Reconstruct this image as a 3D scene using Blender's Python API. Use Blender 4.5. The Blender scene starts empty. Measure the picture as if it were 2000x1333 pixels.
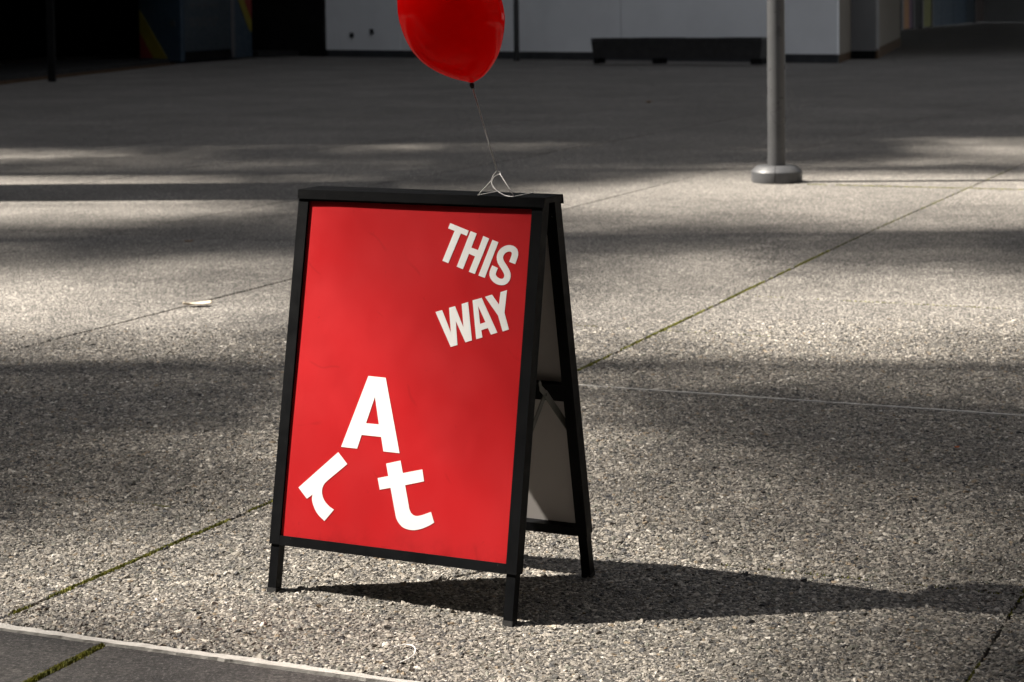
import bpy, bmesh, math, random
import numpy as np
from mathutils import Vector, Matrix, Euler, Quaternion

rnd = random.Random(7)
rng = np.random.default_rng(11)
S = bpy.context.scene
COL = S.collection
R = math.radians

# ------------------------------------------------------------------ camera
CAM_H, PITCH, ROLL = 1.38946, 0.0592222, -0.0123425
cam_d = bpy.data.cameras.new("camera")
cam = bpy.data.objects.new("camera", cam_d)
COL.objects.link(cam)
cr, sr = math.cos(ROLL), math.sin(ROLL)
u0 = Vector((0, math.sin(PITCH), math.cos(PITCH)))
fw = Vector((0, math.cos(PITCH), -math.sin(PITCH)))
right = Vector((cr, 0, 0)) + sr * u0
up = Vector((-sr, 0, 0)) + cr * u0
M = Matrix((right, up, -fw)).transposed().to_4x4()
M.translation = (0, 0, CAM_H)
cam.matrix_world = M
cam_d.sensor_width = 36.0
cam_d.lens = 36.0 * 3952.1 / 2000.0
cam_d.shift_y = -420.76 / 2000.0          # the photograph keeps its verticals upright: a shift lens
cam_d.clip_start, cam_d.clip_end = 0.05, 2000
cam_d.dof.use_dof = True
cam_d.dof.focus_distance = 4.75
cam_d.dof.aperture_fstop = 8.5
S.camera = cam

# ------------------------------------------------------------------ sky, sun, exposure
SUN_EL = R(48.0)
sun_dir = Vector((math.cos(SUN_EL) * 0.9982, -math.cos(SUN_EL) * 0.06, -math.sin(SUN_EL)))
world = bpy.data.worlds.new("World")
S.world = world
world.use_nodes = True
wn = world.node_tree.nodes
bg = wn["Background"]
sky = wn.new("ShaderNodeTexSky")
sky.sky_type = 'NISHITA'
sky.sun_disc = False
sky.sun_elevation = SUN_EL
sky.sun_rotation = R(-90.0)
sky.air_density, sky.dust_density, sky.ozone_density = 0.8, 0.6, 1.0
hsv = wn.new("ShaderNodeHueSaturation")          # sky desaturated so its fill light stays neutral
hsv.inputs["Saturation"].default_value = 0.22
world.node_tree.links.new(sky.outputs[0], hsv.inputs["Color"])
world.node_tree.links.new(hsv.outputs[0], bg.inputs[0])
bg.inputs[1].default_value = 0.05
sun_d = bpy.data.lights.new("sun", 'SUN')
sun_d.energy = 5.0
sun_d.angle = R(0.53)
sun_d.color = (1.0, 0.93, 0.83)
sun = bpy.data.objects.new("sun", sun_d)
sun.rotation_euler = sun_dir.to_track_quat('-Z', 'Y').to_euler()
sun.location = (-30, 0, 40)
COL.objects.link(sun)
S.view_settings.view_transform = 'Standard'
S.view_settings.look = 'None'
S.view_settings.exposure = 2.0
S.view_settings.gamma = 1.0
S.view_settings.use_curve_mapping = False
S.cycles.use_denoising = True
S.cycles.max_bounces = 8

# ------------------------------------------------------------------ helpers
def tag(o, label=None, cat=None, group=None, kind=None):
    for k, v in (('label', label), ('category', cat), ('group', group), ('kind', kind)):
        if v:
            o[k] = v
    return o

def empty(name, loc=(0, 0, 0), rz=0.0):
    o = bpy.data.objects.new(name, None)
    o.location = loc
    o.rotation_euler = (0, 0, rz)
    o.empty_display_size = 0.1
    COL.objects.link(o)
    return o

def link_mesh(name, me, mat=None, parent=None):
    o = bpy.data.objects.new(name, me)
    COL.objects.link(o)
    if mat is not None and not me.materials:
        me.materials.append(mat)
    if parent is not None:
        o.parent = parent
    return o

def obj_bm(name, bm, mat=None, parent=None, smooth=False, bevel=0.0, seg=2):
    if bevel > 0:
        es = [e for e in bm.edges if len(e.link_faces) == 2 and e.calc_face_angle(0) > 0.5]
        bmesh.ops.bevel(bm, geom=es, offset=bevel, segments=seg, affect='EDGES', profile=0.6, clamp_overlap=True)
    bmesh.ops.recalc_face_normals(bm, faces=bm.faces)
    me = bpy.data.meshes.new(name)
    bm.to_mesh(me)
    bm.free()
    if smooth:
        for p in me.polygons:
            p.use_smooth = True
    return link_mesh(name, me, mat, parent)

def add_hexa(bm, c):
    """eight corners: bottom ring 0-3, top ring 4-7"""
    v = [bm.verts.new(p) for p in c]
    for f in ((0, 3, 2, 1), (4, 5, 6, 7), (0, 1, 5, 4), (1, 2, 6, 5), (2, 3, 7, 6), (3, 0, 4, 7)):
        bm.faces.new([v[i] for i in f])

def add_box(bm, x0, x1, y0, y1, z0, z1):
    add_hexa(bm, [(x0, y0, z0), (x1, y0, z0), (x1, y1, z0), (x0, y1, z0),
                  (x0, y0, z1), (x1, y0, z1), (x1, y1, z1), (x0, y1, z1)])

def add_wall(bm, A, B, thick, z0, z1, side=1):
    """upright slab from A to B, thickness going to the left of A->B (side=1) or right"""
    A, B = Vector(A), Vector(B)
    d = (B - A).normalized()
    n = Vector((-d.y, d.x)) * thick * side
    q = [A, B, B + n, A + n]
    if side < 0:
        q = [A, A + n, B + n, B]
    add_hexa(bm, [(p.x, p.y, z0) for p in q] + [(p.x, p.y, z1) for p in q])

def add_prism(bm, pts, z0, z1):
    b = [bm.verts.new((x, y, z0)) for x, y in pts]
    t = [bm.verts.new((x, y, z1)) for x, y in pts]
    n = len(pts)
    bm.faces.new(t)
    bm.faces.new(b[::-1])
    for i in range(n):
        bm.faces.new((b[i], b[(i + 1) % n], t[(i + 1) % n], t[i]))

def add_lathe(bm, prof, n=48, cx=0.0, cy=0.0, a0=0.0, a1=2 * math.pi):
    full = abs(a1 - a0 - 2 * math.pi) < 1e-6
    m = n if full else n + 1
    rings = []
    for r, z in prof:
        rings.append([bm.verts.new((cx + r * math.cos(a0 + (a1 - a0) * i / n), cy + r * math.sin(a0 + (a1 - a0) * i / n), z)) for i in range(m)])
    for a, b in zip(rings, rings[1:]):
        for i in range(n):
            j = (i + 1) % m
            bm.faces.new((a[i], a[j], b[j], b[i]))
    return rings

def add_tube(bm, pts, r, n=6):
    pts = [Vector(p) for p in pts]
    rings = []
    for i, p in enumerate(pts):
        t = (pts[min(i + 1, len(pts) - 1)] - pts[max(i - 1, 0)]).normalized()
        a = t.orthogonal().normalized() if i == 0 else (a0 - t * a0.dot(t)).normalized()
        a0 = a
        b = t.cross(a)
        rr = r[i] if isinstance(r, (list, tuple)) else r
        rings.append([bm.verts.new(p + rr * (a * math.cos(2 * math.pi * k / n) + b * math.sin(2 * math.pi * k / n))) for k in range(n)])
    for A, B in zip(rings, rings[1:]):
        for k in range(n):
            bm.faces.new((A[k], A[(k + 1) % n], B[(k + 1) % n], B[k]))
    bm.faces.new(rings[0][::-1])
    bm.faces.new(rings[-1])

def spline(pts, n=6):
    P = [Vector(p) for p in pts]
    P = [2 * P[0] - P[1]] + P + [2 * P[-1] - P[-2]]
    out = []
    for i in range(1, len(P) - 2):
        a, b, c, d = P[i - 1:i + 3]
        for k in range(n):
            t = k / n
            out.append(0.5 * (2 * b + (c - a) * t + (2 * a - 5 * b + 4 * c - d) * t * t + (3 * b - a - 3 * c + d) * t ** 3))
    out.append(P[-2])
    return out

def np_mesh(name, verts, faces):
    me = bpy.data.meshes.new(name)
    verts = np.asarray(verts, dtype=np.float32)
    faces = np.asarray(faces, dtype=np.int32)
    k = faces.shape[1]
    me.vertices.add(len(verts))
    me.vertices.foreach_set("co", verts.ravel())
    me.loops.add(faces.size)
    me.loops.foreach_set("vertex_index", faces.ravel())
    me.polygons.add(len(faces))
    me.polygons.foreach_set("loop_start", np.arange(0, faces.size, k, dtype=np.int32))
    me.polygons.foreach_set("loop_total", np.full(len(faces), k, dtype=np.int32))
    me.update(calc_edges=True)
    return me

# ------------------------------------------------------------------ materials
class NT:
    def __init__(self, name):
        self.m = bpy.data.materials.new(name)
        self.m.use_nodes = True
        self.t = self.m.node_tree
        self.p = self.t.nodes["Principled BSDF"]
        self.out = self.t.nodes["Material Output"]
    def n(self, typ, **kw):
        nd = self.t.nodes.new(typ)
        for k, v in kw.items():
            if k.startswith("i_"):
                key = k[2:]
                nd.inputs[int(key) if key.isdigit() else key.replace("_", " ")].default_value = v
            else:
                setattr(nd, k, v)
        return nd
    def l(self, a, b):
        self.t.links.new(a, b)
    def ramp(self, src, stops, interp='LINEAR'):
        r = self.n("ShaderNodeValToRGB")
        r.color_ramp.interpolation = interp
        el = r.color_ramp.elements
        while len(el) < len(stops):
            el.new(0.5)
        for e, (p, c) in zip(el, stops):
            e.position = p
            e.color = (c, c, c, 1) if isinstance(c, (int, float)) else (*c, 1)
        self.l(src, r.inputs[0])
        return r.outputs[0]
    def math(self, op, a, b=None, clamp=False):
        m = self.n("ShaderNodeMath", operation=op, use_clamp=clamp)
        for i, v in enumerate((a, b)):
            if v is None:
                continue
            if isinstance(v, (int, float)):
                m.inputs[i].default_value = v
            else:
                self.l(v, m.inputs[i])
        return m.outputs[0]
    def mix(self, fac, a, b, mode='MIX'):
        m = self.n("ShaderNodeMix", data_type='RGBA', blend_type=mode)
        for sock, v in ((m.inputs[0], fac), (m.inputs[6], a), (m.inputs[7], b)):
            if isinstance(v, (int, float)):
                sock.default_value = v if sock == m.inputs[0] else (v, v, v, 1)
            elif isinstance(v, tuple):
                sock.default_value = (*v, 1)
            else:
                self.l(v, sock)
        return m.outputs[2]
    def noise(self, vec, scale, detail=3.0, rough=0.55):
        n = self.n("ShaderNodeTexNoise")
        n.inputs["Scale"].default_value = scale
        n.inputs["Detail"].default_value = detail
        n.inputs["Roughness"].default_value = rough
        if vec is not None:
            self.l(vec, n.inputs["Vector"])
        return n.outputs["Fac"]
    def pos(self):
        return self.n("ShaderNodeNewGeometry").outputs["Position"]
    def objco(self):
        return self.n("ShaderNodeTexCoord").outputs["Object"]
    def bump(self, h, strength=0.3, dist=0.01):
        b = self.n("ShaderNodeBump")
        b.inputs["Strength"].default_value = strength
        b.inputs["Distance"].default_value = dist
        self.l(h, b.inputs["Height"])
        self.l(b.outputs[0], self.p.inputs["Normal"])

def paint(name, col, rough=0.5, var=0.12, scale=6.0, bump=0.0, spec=0.5, metallic=0.0, wear=None, wear_at=0.68):
    """painted or plain surface with mottling, and optional worn specks"""
    t = NT(name)
    co = t.pos()
    f = t.noise(co, scale, 5.0)
    base = t.mix(t.ramp(f, [(0.3, 0.0), (0.7, 1.0)]), tuple(c * (1 - var) for c in col), tuple(min(1, c * (1 + var)) for c in col))
    if wear:
        w = t.ramp(t.noise(co, scale * 14, 2.0), [(wear_at, 0.0), (wear_at + 0.05, 1.0)])
        base = t.mix(w, base, wear)
    t.l(base, t.p.inputs["Base Color"])
    rr = t.ramp(t.noise(co, scale * 3, 4.0), [(0.3, max(0.05, rough - 0.08)), (0.7, min(1, rough + 0.08))])
    t.l(rr, t.p.inputs["Roughness"])
    t.p.inputs["Specular IOR Level"].default_value = spec
    t.p.inputs["Metallic"].default_value = metallic
    if bump:
        t.bump(t.noise(co, scale * 30, 3.0), bump, 0.002)
    return t.m

def concrete_aggregate():
    """exposed aggregate seen as a fine bed; real pebbles sit on it where they are near enough to be told apart"""
    t = NT("aggregate_concrete")
    co = t.pos()
    vo = t.n("ShaderNodeTexVoronoi", feature='F1', voronoi_dimensions='2D')
    vo.inputs["Scale"].default_value = 108.0
    t.l(co, vo.inputs["Vector"])
    sep = t.n("ShaderNodeSeparateColor")
    t.l(vo.outputs["Color"], sep.inputs[0])
    stone = t.ramp(sep.outputs[0], [(0.0, (0.060, 0.060, 0.062)), (0.25, (0.125, 0.118, 0.110)), (0.5, (0.185, 0.172, 0.158)),
                                   (0.75, (0.30, 0.275, 0.243)), (0.92, (0.44, 0.405, 0.36)), (1.0, (0.58, 0.55, 0.50))])
    gap = t.ramp(vo.outputs["Distance"], [(0.40, 0.0), (0.62, 1.0)])
    c = t.mix(gap, stone, (0.066, 0.061, 0.055))
    stain = t.ramp(t.noise(co, 0.55, 4.0, 0.6), [(0.32, 0.80), (0.68, 1.12)])
    c = t.mix(1.0, c, stain, 'MULTIPLY')
    wash = t.ramp(t.noise(co, 7.0, 3.0, 0.6), [(0.35, 0.90), (0.65, 1.10)])
    c = t.mix(1.0, c, wash, 'MULTIPLY')
    oi = t.n("ShaderNodeObjectInfo")
    c = t.mix(1.0, c, t.ramp(oi.outputs["Random"], [(0.0, 0.90), (1.0, 1.08)]), 'MULTIPLY')
    spots = t.ramp(t.noise(co, 2.3, 2.0, 0.5), [(0.70, 1.0), (0.735, 0.72)])
    c = t.mix(1.0, c, spots, 'MULTIPLY')
    t.l(c, t.p.inputs["Base Color"])
    t.p.inputs["Roughness"].default_value = 0.78
    t.p.inputs["Specular IOR Level"].default_value = 0.3
    h = t.ramp(vo.outputs["Distance"], [(0.0, 1.0), (0.45, 0.75), (0.65, 0.0)])
    t.bump(t.math('ADD', h, t.math('MULTIPLY', sep.outputs[1], 0.7)), 1.0, 0.0045)
    return t.m

def pebble_mat():
    t = NT("pebble_stone")
    a = t.n("ShaderNodeAttribute", attribute_type='INSTANCER', attribute_name="tint")
    co = t.pos()
    f = t.ramp(t.noise(co, 420.0, 3.0), [(0.3, 0.78), (0.7, 1.2)])
    stain = t.ramp(t.noise(co, 0.55, 4.0, 0.6), [(0.32, 0.80), (0.68, 1.12)])
    c = t.mix(1.0, t.mix(1.0, a.outputs["Color"], f, 'MULTIPLY'), stain, 'MULTIPLY')
    t.l(c, t.p.inputs["Base Color"])
    t.p.inputs["Roughness"].default_value = 0.62
    t.p.inputs["Specular IOR Level"].default_value = 0.35
    return t.m

def dark_paver_mat():
    t = NT("dark_paver_concrete")
    co = t.pos()
    f = t.noise(co, 3.2, 6.0, 0.65)
    c = t.mix(t.ramp(f, [(0.38, 0.0), (0.64, 1.0)]), (0.017, 0.016, 0.017), (0.058, 0.053, 0.050))
    g = t.ramp(t.noise(co, 75.0, 6.0, 0.9), [(0.38, 0.30), (0.5, 0.9), (0.62, 1.9)])
    c = t.mix(1.0, c, g, 'MULTIPLY')
    mot = t.ramp(t.noise(co, 26.0, 5.0, 0.75), [(0.36, 0.62), (0.64, 1.38)])
    c = t.mix(1.0, c, mot, 'MULTIPLY')
    pale_grain = t.ramp(t.noise(co, 130.0, 1.0), [(0.58, 0.0), (0.66, 1.0)])  # pale specks of grain in the concrete
    c = t.mix(t.math('MULTIPLY', pale_grain, 0.55), c, (0.16, 0.15, 0.145))
    pit = t.ramp(t.noise(co, 95.0, 1.0), [(0.36, 0.35), (0.44, 1.0)])
    c = t.mix(1.0, c, pit, 'MULTIPLY')
    t.l(c, t.p.inputs["Base Color"])
    t.p.inputs["Roughness"].default_value = 0.72
    t.bump(t.noise(co, 110.0, 5.0, 0.85), 1.0, 0.008)
    return t.m

def mortar_mat():
    t = NT("pale_mortar")
    co = t.pos()
    c = t.mix(t.ramp(t.noise(co, 40.0, 5.0, 0.7), [(0.3, 0.0), (0.7, 1.0)]), (0.32, 0.305, 0.285), (0.47, 0.45, 0.42))
    t.l(c, t.p.inputs["Base Color"])
    t.p.inputs["Roughness"].default_value = 0.85
    t.bump(t.noise(co, 150.0, 4.0), 0.6, 0.003)
    return t.m

def red_poster_mat():
    t = NT("red_poster_print")
    co = t.objco()
    f = t.noise(co, 3.0, 5.0, 0.6)
    c = t.mix(t.ramp(f, [(0.3, 0.0), (0.7, 1.0)]), (0.405, 0.0115, 0.0140), (0.45, 0.0155, 0.0185))
    # faint scuffs and grime specks
    sc = t.ramp(t.noise(co, 38.0, 6.0, 0.8), [(0.64, 0.0), (0.70, 1.0)])
    c = t.mix(t.math('MULTIPLY', sc, 0.5), c, (0.22, 0.006, 0.007))
    # grime gathered along the bottom edge, and a few short hairline scratches
    sx = t.n("ShaderNodeSeparateXYZ")
    t.l(co, sx.inputs[0])
    edge = t.ramp(sx.outputs[2], [(0.13, 1.0), (0.19, 0.0)])
    g2 = t.ramp(t.noise(co, 16.0, 6.0, 0.7), [(0.46, 0.0), (0.66, 1.0)])
    c = t.mix(t.math('MULTIPLY', t.math('MULTIPLY', edge, g2), 0.6), c, (0.27, 0.008, 0.010))
    wv = t.n("ShaderNodeTexWave", bands_direction='DIAGONAL')
    wv.inputs["Scale"].default_value = 2.6
    wv.inputs["Distortion"].default_value = 9.0
    wv.inputs["Detail"].default_value = 3.0
    t.l(co, wv.inputs["Vector"])
    hair = t.math('MULTIPLY', t.ramp(wv.outputs["Fac"], [(0.0, 1.0), (0.006, 0.0)]), t.ramp(t.noise(co, 7.0, 2.0), [(0.60, 0.0), (0.64, 1.0)]))
    c = t.mix(t.math('MULTIPLY', hair, 0.28), c, (0.22, 0.007, 0.008))
    t.l(c, t.p.inputs["Base Color"])
    t.l(t.ramp(t.noise(co, 6.0, 4.0), [(0.3, 0.36), (0.7, 0.52)]), t.p.inputs["Roughness"])
    t.p.inputs["Specular IOR Level"].default_value = 0.15
    t.bump(t.noise(co, 5.0, 2.0), 0.12, 0.02)
    return t.m

def moss_mat():
    t = NT("moss_green")
    co = t.pos()
    f = t.noise(co, 30.0, 4.0)
    c = t.ramp(f, [(0.3, (0.065, 0.068, 0.020)), (0.5, (0.17, 0.175, 0.024)), (0.7, (0.28, 0.27, 0.042))])
    t.l(c, t.p.inputs["Base Color"])
    t.p.inputs["Roughness"].default_value = 0.9
    return t.m

def balloon_mat():
    t = NT("red_latex_film")
    lw = t.n("ShaderNodeLayerWeight")
    lw.inputs["Blend"].default_value = 0.32
    dif = t.n("ShaderNodeBsdfDiffuse")
    dif.inputs[0].default_value = (0.90, 0.004, 0.004, 1)
    trl = t.n("ShaderNodeBsdfTranslucent")
    trl.inputs[0].default_value = (0.95, 0.005, 0.005, 1)
    trp = t.n("ShaderNodeBsdfTransparent")
    trp.inputs[0].default_value = (0.62, 0.012, 0.010, 1)
    glo = t.n("ShaderNodeBsdfGlossy")
    glo.inputs["Roughness"].default_value = 0.06
    glo.inputs[0].default_value = (1, 0.9, 0.9, 1)
    m1 = t.n("ShaderNodeMixShader"); m1.inputs[0].default_value = 0.6
    t.l(dif.outputs[0], m1.inputs[1]); t.l(trl.outputs[0], m1.inputs[2])
    m2 = t.n("ShaderNodeMixShader"); m2.inputs[0].default_value = 0.10
    t.l(m1.outputs[0], m2.inputs[1]); t.l(trp.outputs[0], m2.inputs[2])
    m3 = t.n("ShaderNodeMixShader")
    t.l(t.math('ADD', t.math('MULTIPLY', lw.outputs["Fresnel"], 0.16), t.math('MULTIPLY', t.math('POWER', lw.outputs["Facing"], 9.0), 0.30), True), m3.inputs[0])
    t.l(m2.outputs[0], m3.inputs[1]); t.l(glo.outputs[0], m3.inputs[2])
    t.l(m3.outputs[0], t.out.inputs["Surface"])
    t.t.nodes.remove(t.p)
    return t.m

def leaf_mat():
    t = NT("tree_leaf")
    co = t.pos()
    c = t.mix(t.noise(co, 4.0), (0.035, 0.055, 0.018), (0.075, 0.095, 0.03))
    t.l(c, t.p.inputs["Base Color"])
    t.p.inputs["Roughness"].default_value = 0.6
    return t.m

MAT = dict(
    agg=concrete_aggregate(), pebble=pebble_mat(), paver=dark_paver_mat(), mortar=mortar_mat(), red=red_poster_mat(),
    moss=moss_mat(), balloon=balloon_mat(), leaf=leaf_mat(),
    black=paint("black_powder_coat", (0.0034, 0.0038, 0.0046), 0.52, 0.25, 9.0, bump=0.12, spec=0.11, wear=(0.10, 0.10, 0.10), wear_at=0.74),
    black_shaded=paint("black_powder_coat_shaded", (0.0024, 0.0026, 0.0032), 0.55, 0.25, 9.0, bump=0.12, spec=0.09, wear=(0.10, 0.10, 0.10), wear_at=0.76),  # frame black with the shade at the sign's top put into the colour
    white_vinyl=paint("white_vinyl", (0.79, 0.785, 0.775), 0.45, 0.015, 8.0),
    board=paint("grey_white_board", (0.47, 0.445, 0.43), 0.6, 0.06, 5.0),
    steel=paint("dull_zinc_steel", (0.15, 0.15, 0.135), 0.5, 0.2, 20.0, metallic=0.2),
    rubber=paint("black_rubber", (0.012, 0.012, 0.012), 0.7, 0.2, 30.0),
    string=paint("white_cotton_string", (0.86, 0.84, 0.82), 0.8, 0.06, 200.0),
    lamp_grey=paint("grey_pole_paint", (0.052, 0.053, 0.055), 0.32, 0.10, 4.0, bump=0.05, wear=(0.16, 0.155, 0.15), wear_at=0.72),
    collar=paint("grey_cast_collar", (0.056, 0.057, 0.060), 0.45, 0.12, 12.0, bump=0.1),
    white_wall=paint("white_render_wall", (0.79, 0.80, 0.81), 0.85, 0.05, 0.9, bump=0.1),
    base=paint("dark_skirting", (0.035, 0.037, 0.040), 0.7, 0.3, 3.0),
    tan=paint("tan_side_wall", (0.135, 0.115, 0.090), 0.85, 0.08, 1.2, bump=0.1),
    grey_col=paint("grey_column_paint", (0.16, 0.16, 0.16), 0.8, 0.06, 1.0),
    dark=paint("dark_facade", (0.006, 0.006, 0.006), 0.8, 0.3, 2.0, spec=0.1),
    dark_step=paint("dark_granite_step", (0.018, 0.018, 0.018), 0.7, 0.3, 3.0, spec=0.2),
    rust=paint("brown_drain_edge", (0.060, 0.036, 0.020), 0.85, 0.3, 4.0, spec=0.1),
    facade=paint("grey_facade_panels", (0.16, 0.16, 0.16), 0.8, 0.1, 0.5),
    timber=paint("dark_stained_timber", (0.020, 0.019, 0.019), 0.6, 0.35, 6.0, bump=0.2),
    blackpole=paint("black_pole_paint", (0.008, 0.008, 0.008), 0.45, 0.2, 6.0),
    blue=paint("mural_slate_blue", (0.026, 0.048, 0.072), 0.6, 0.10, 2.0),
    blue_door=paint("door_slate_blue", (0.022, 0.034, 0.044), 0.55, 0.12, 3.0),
    yellow=paint("mural_yellow", (0.20, 0.16, 0.012), 0.6, 0.10, 3.0),
    mred=paint("mural_red", (0.20, 0.02, 0.016), 0.6, 0.10, 3.0),
    orange=paint("mural_orange", (0.30, 0.12, 0.015), 0.6, 0.10, 3.0),
    purple=paint("mural_purple", (0.07, 0.018, 0.07), 0.6, 0.10, 3.0),
    green=paint("mural_green", (0.13, 0.13, 0.015), 0.6, 0.10, 3.0),
    trim=paint("pale_trim", (0.10, 0.097, 0.10), 0.6, 0.10, 3.0),
    brown=paint("brown_panel", (0.07, 0.055, 0.05), 0.7, 0.10, 3.0),
    print_pale=paint("worn_pale_print", (0.055, 0.058, 0.060), 0.7, 0.25, 8.0),
    dark_brick=paint("dark_brown_brick", (0.055, 0.045, 0.038), 0.85, 0.2, 2.0),
    brown_glass=paint("brown_tinted_glass", (0.022, 0.019, 0.017), 0.35, 0.2, 0.5, spec=0.3),
    pylon=paint("pale_concrete", (0.34, 0.33, 0.31), 0.85, 0.1, 1.5, bump=0.1),
    bark=paint("grey_bark", (0.10, 0.085, 0.07), 0.9, 0.35, 5.0, bump=0.4),
    dry_leaf=paint("bleached_dry_leaf", (0.56, 0.48, 0.37), 0.7, 0.12, 60.0),
    brown_leaf=paint("brown_dry_leaf", (0.22, 0.13, 0.07), 0.8, 0.2, 60.0),
    petal=paint("orange_petal", (0.42, 0.10, 0.015), 0.7, 0.2, 90.0),
)

# ------------------------------------------------------------------ ground and paving
PHI = 0.415880
D1 = Vector((math.sin(PHI), math.cos(PHI)))      # along the mossy joints
D2 = Vector((math.cos(PHI), -math.sin(PHI)))     # across them

def uv_xy(v, u):
    p = D2 * v + D1 * u
    return (p.x, p.y)

bm = bmesh.new()
add_box(bm, -260, 260, -160, 360, -0.6, -0.033)
ground = obj_bm("ground", bm, MAT['agg'])
tag(ground, "wide grey exposed aggregate plaza ground running back to the buildings", kind='structure')

V_LINES = [-18.45, -16.3, -14.15, -12.05, -9.75, -7.375, -5.225, -2.915, -0.80, 1.35, 3.5, 5.65, 7.8, 9.95]
U_LINES = [3.66, 4.72, 5.80, 6.80, 8.08, 9.17, 10.45, 11.6, 12.75, 13.85, 14.97, 16.1, 17.2, 18.3, 19.4, 20.5, 21.6, 22.7, 23.8, 24.9, 26.0, 27.1]
pave = empty("pavement")
tag(pave, "exposed aggregate concrete slabs divided by thin and mossy joints", kind='structure')

def course(L, u):
    """the long mossy joint is not quite straight"""
    if L != -2.915:
        return 0.0
    return float(np.interp(u, [3.6, 5.2, 6.8, 12.0, 20.0], [-2.93, -2.904, -2.857, -2.947, -2.94])) - L

def slab(v0, v1, u0, u1, mat, name, top=0.0, bev=0.003, La=None, Lb=None):
    bm = bmesh.new()
    c = Vector(uv_xy((v0 + v1) / 2, (u0 + u1) / 2))
    q = [Vector(uv_xy(v + course(L, u), u)) - c for v, u, L in ((v0, u0, La), (v0, u1, La), (v1, u1, Lb), (v1, u0, Lb))][::-1]
    add_hexa(bm, [(p.x, p.y, -0.035) for p in q] + [(p.x, p.y, 0) for p in q])
    es = [e for e in bm.edges if all(v.co.z > -0.01 for v in e.verts)]
    bmesh.ops.bevel(bm, geom=es, offset=bev, segments=1, affect='EDGES')
    o = obj_bm(name, bm, mat, pave)
    o.location = (c.x, c.y, top)
    return o

def in_view(v0, v1, u0, u1, mx=1.0):
    for v in np.linspace(v0, v1, 5):
        for u in np.linspace(u0, u1, 4):
            x, y = uv_xy(v, u)
            if 2.6 < y < 27 and abs(x) < 0.285 * y + mx:
                return True
    return False

GV, GU = 0.0040, 0.0024
for i in range(len(V_LINES) - 1):
    for j in range(len(U_LINES) - 1):
        a, b, c, d = V_LINES[i], V_LINES[i + 1], U_LINES[j], U_LINES[j + 1]
        if not in_view(a, b, c, d):
            continue
        gu0 = 0.016 if j == 0 else (0.010 if c == 6.80 else GU)
        gu1 = 0.010 if d == 6.80 else GU
        wide = GV * (1.0 if c < 8 else 1.6 if c < 13 else 3.4)
        gl = 0.0055 if a in (-2.915,) else 0.0062 if a == -5.225 else wide
        gr = 0.0055 if b in (-2.915,) else 0.0062 if b == -5.225 else wide
        slab(a + gl, b - gr, c + gu0, d - gu1, MAT['agg'], "paving_slab", rnd.uniform(-0.0008, 0.0008), 0.003, a, b)
for v0, v1 in ((-4.7, -3.66), (-3.66, -2.595), (-2.595, -1.53), (-1.53, -0.47), (-0.47, 0.6), (0.6, 1.66)):
    slab(v0 + 0.007, v1 - 0.007, 2.60, 3.628, MAT['paver'], "dark_paver", top=rnd.uniform(0.0, 0.001))

def strip(name, u, w, v0, v1, mat, z, rag, step=0.02):
    """ragged pale mortar band lying in a joint"""
    n = int((v1 - v0) / step)
    bm = bmesh.new()
    rows = []
    for i in range(n + 1):
        v = v0 + (v1 - v0) * i / n
        wob = 0.004 * math.sin(v * 3.1) + 0.003 * math.sin(v * 7.7)
        wv = w * (0.85 + 0.25 * math.sin(v * 1.9 + 1.0))
        a = uv_xy(v, u - wv / 2 + rnd.gauss(0, rag * 0.5))
        b = uv_xy(v, u + wv / 2 + wob + rnd.gauss(0, rag))
        rows.append([bm.verts.new((a[0], a[1], -0.02)), bm.verts.new((a[0], a[1], z)),
                     bm.verts.new((b[0], b[1], z + rnd.uniform(0, 0.001))), bm.verts.new((b[0], b[1], -0.02))])
    for r0, r1 in zip(rows, rows[1:]):
        for k in range(3):
            bm.faces.new((r0[k], r0[k + 1], r1[k + 1], r1[k]))
    return obj_bm(name, bm, mat, pave)

strip("mortar_strip", 3.648, 0.026, -4.6, 1.6, MAT['mortar'], 0.0035, 0.0022)
strip("mortar_strip", 6.800, 0.017, -3.4, 3.4, MAT['mortar'], 0.0032, 0.0018)

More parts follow.
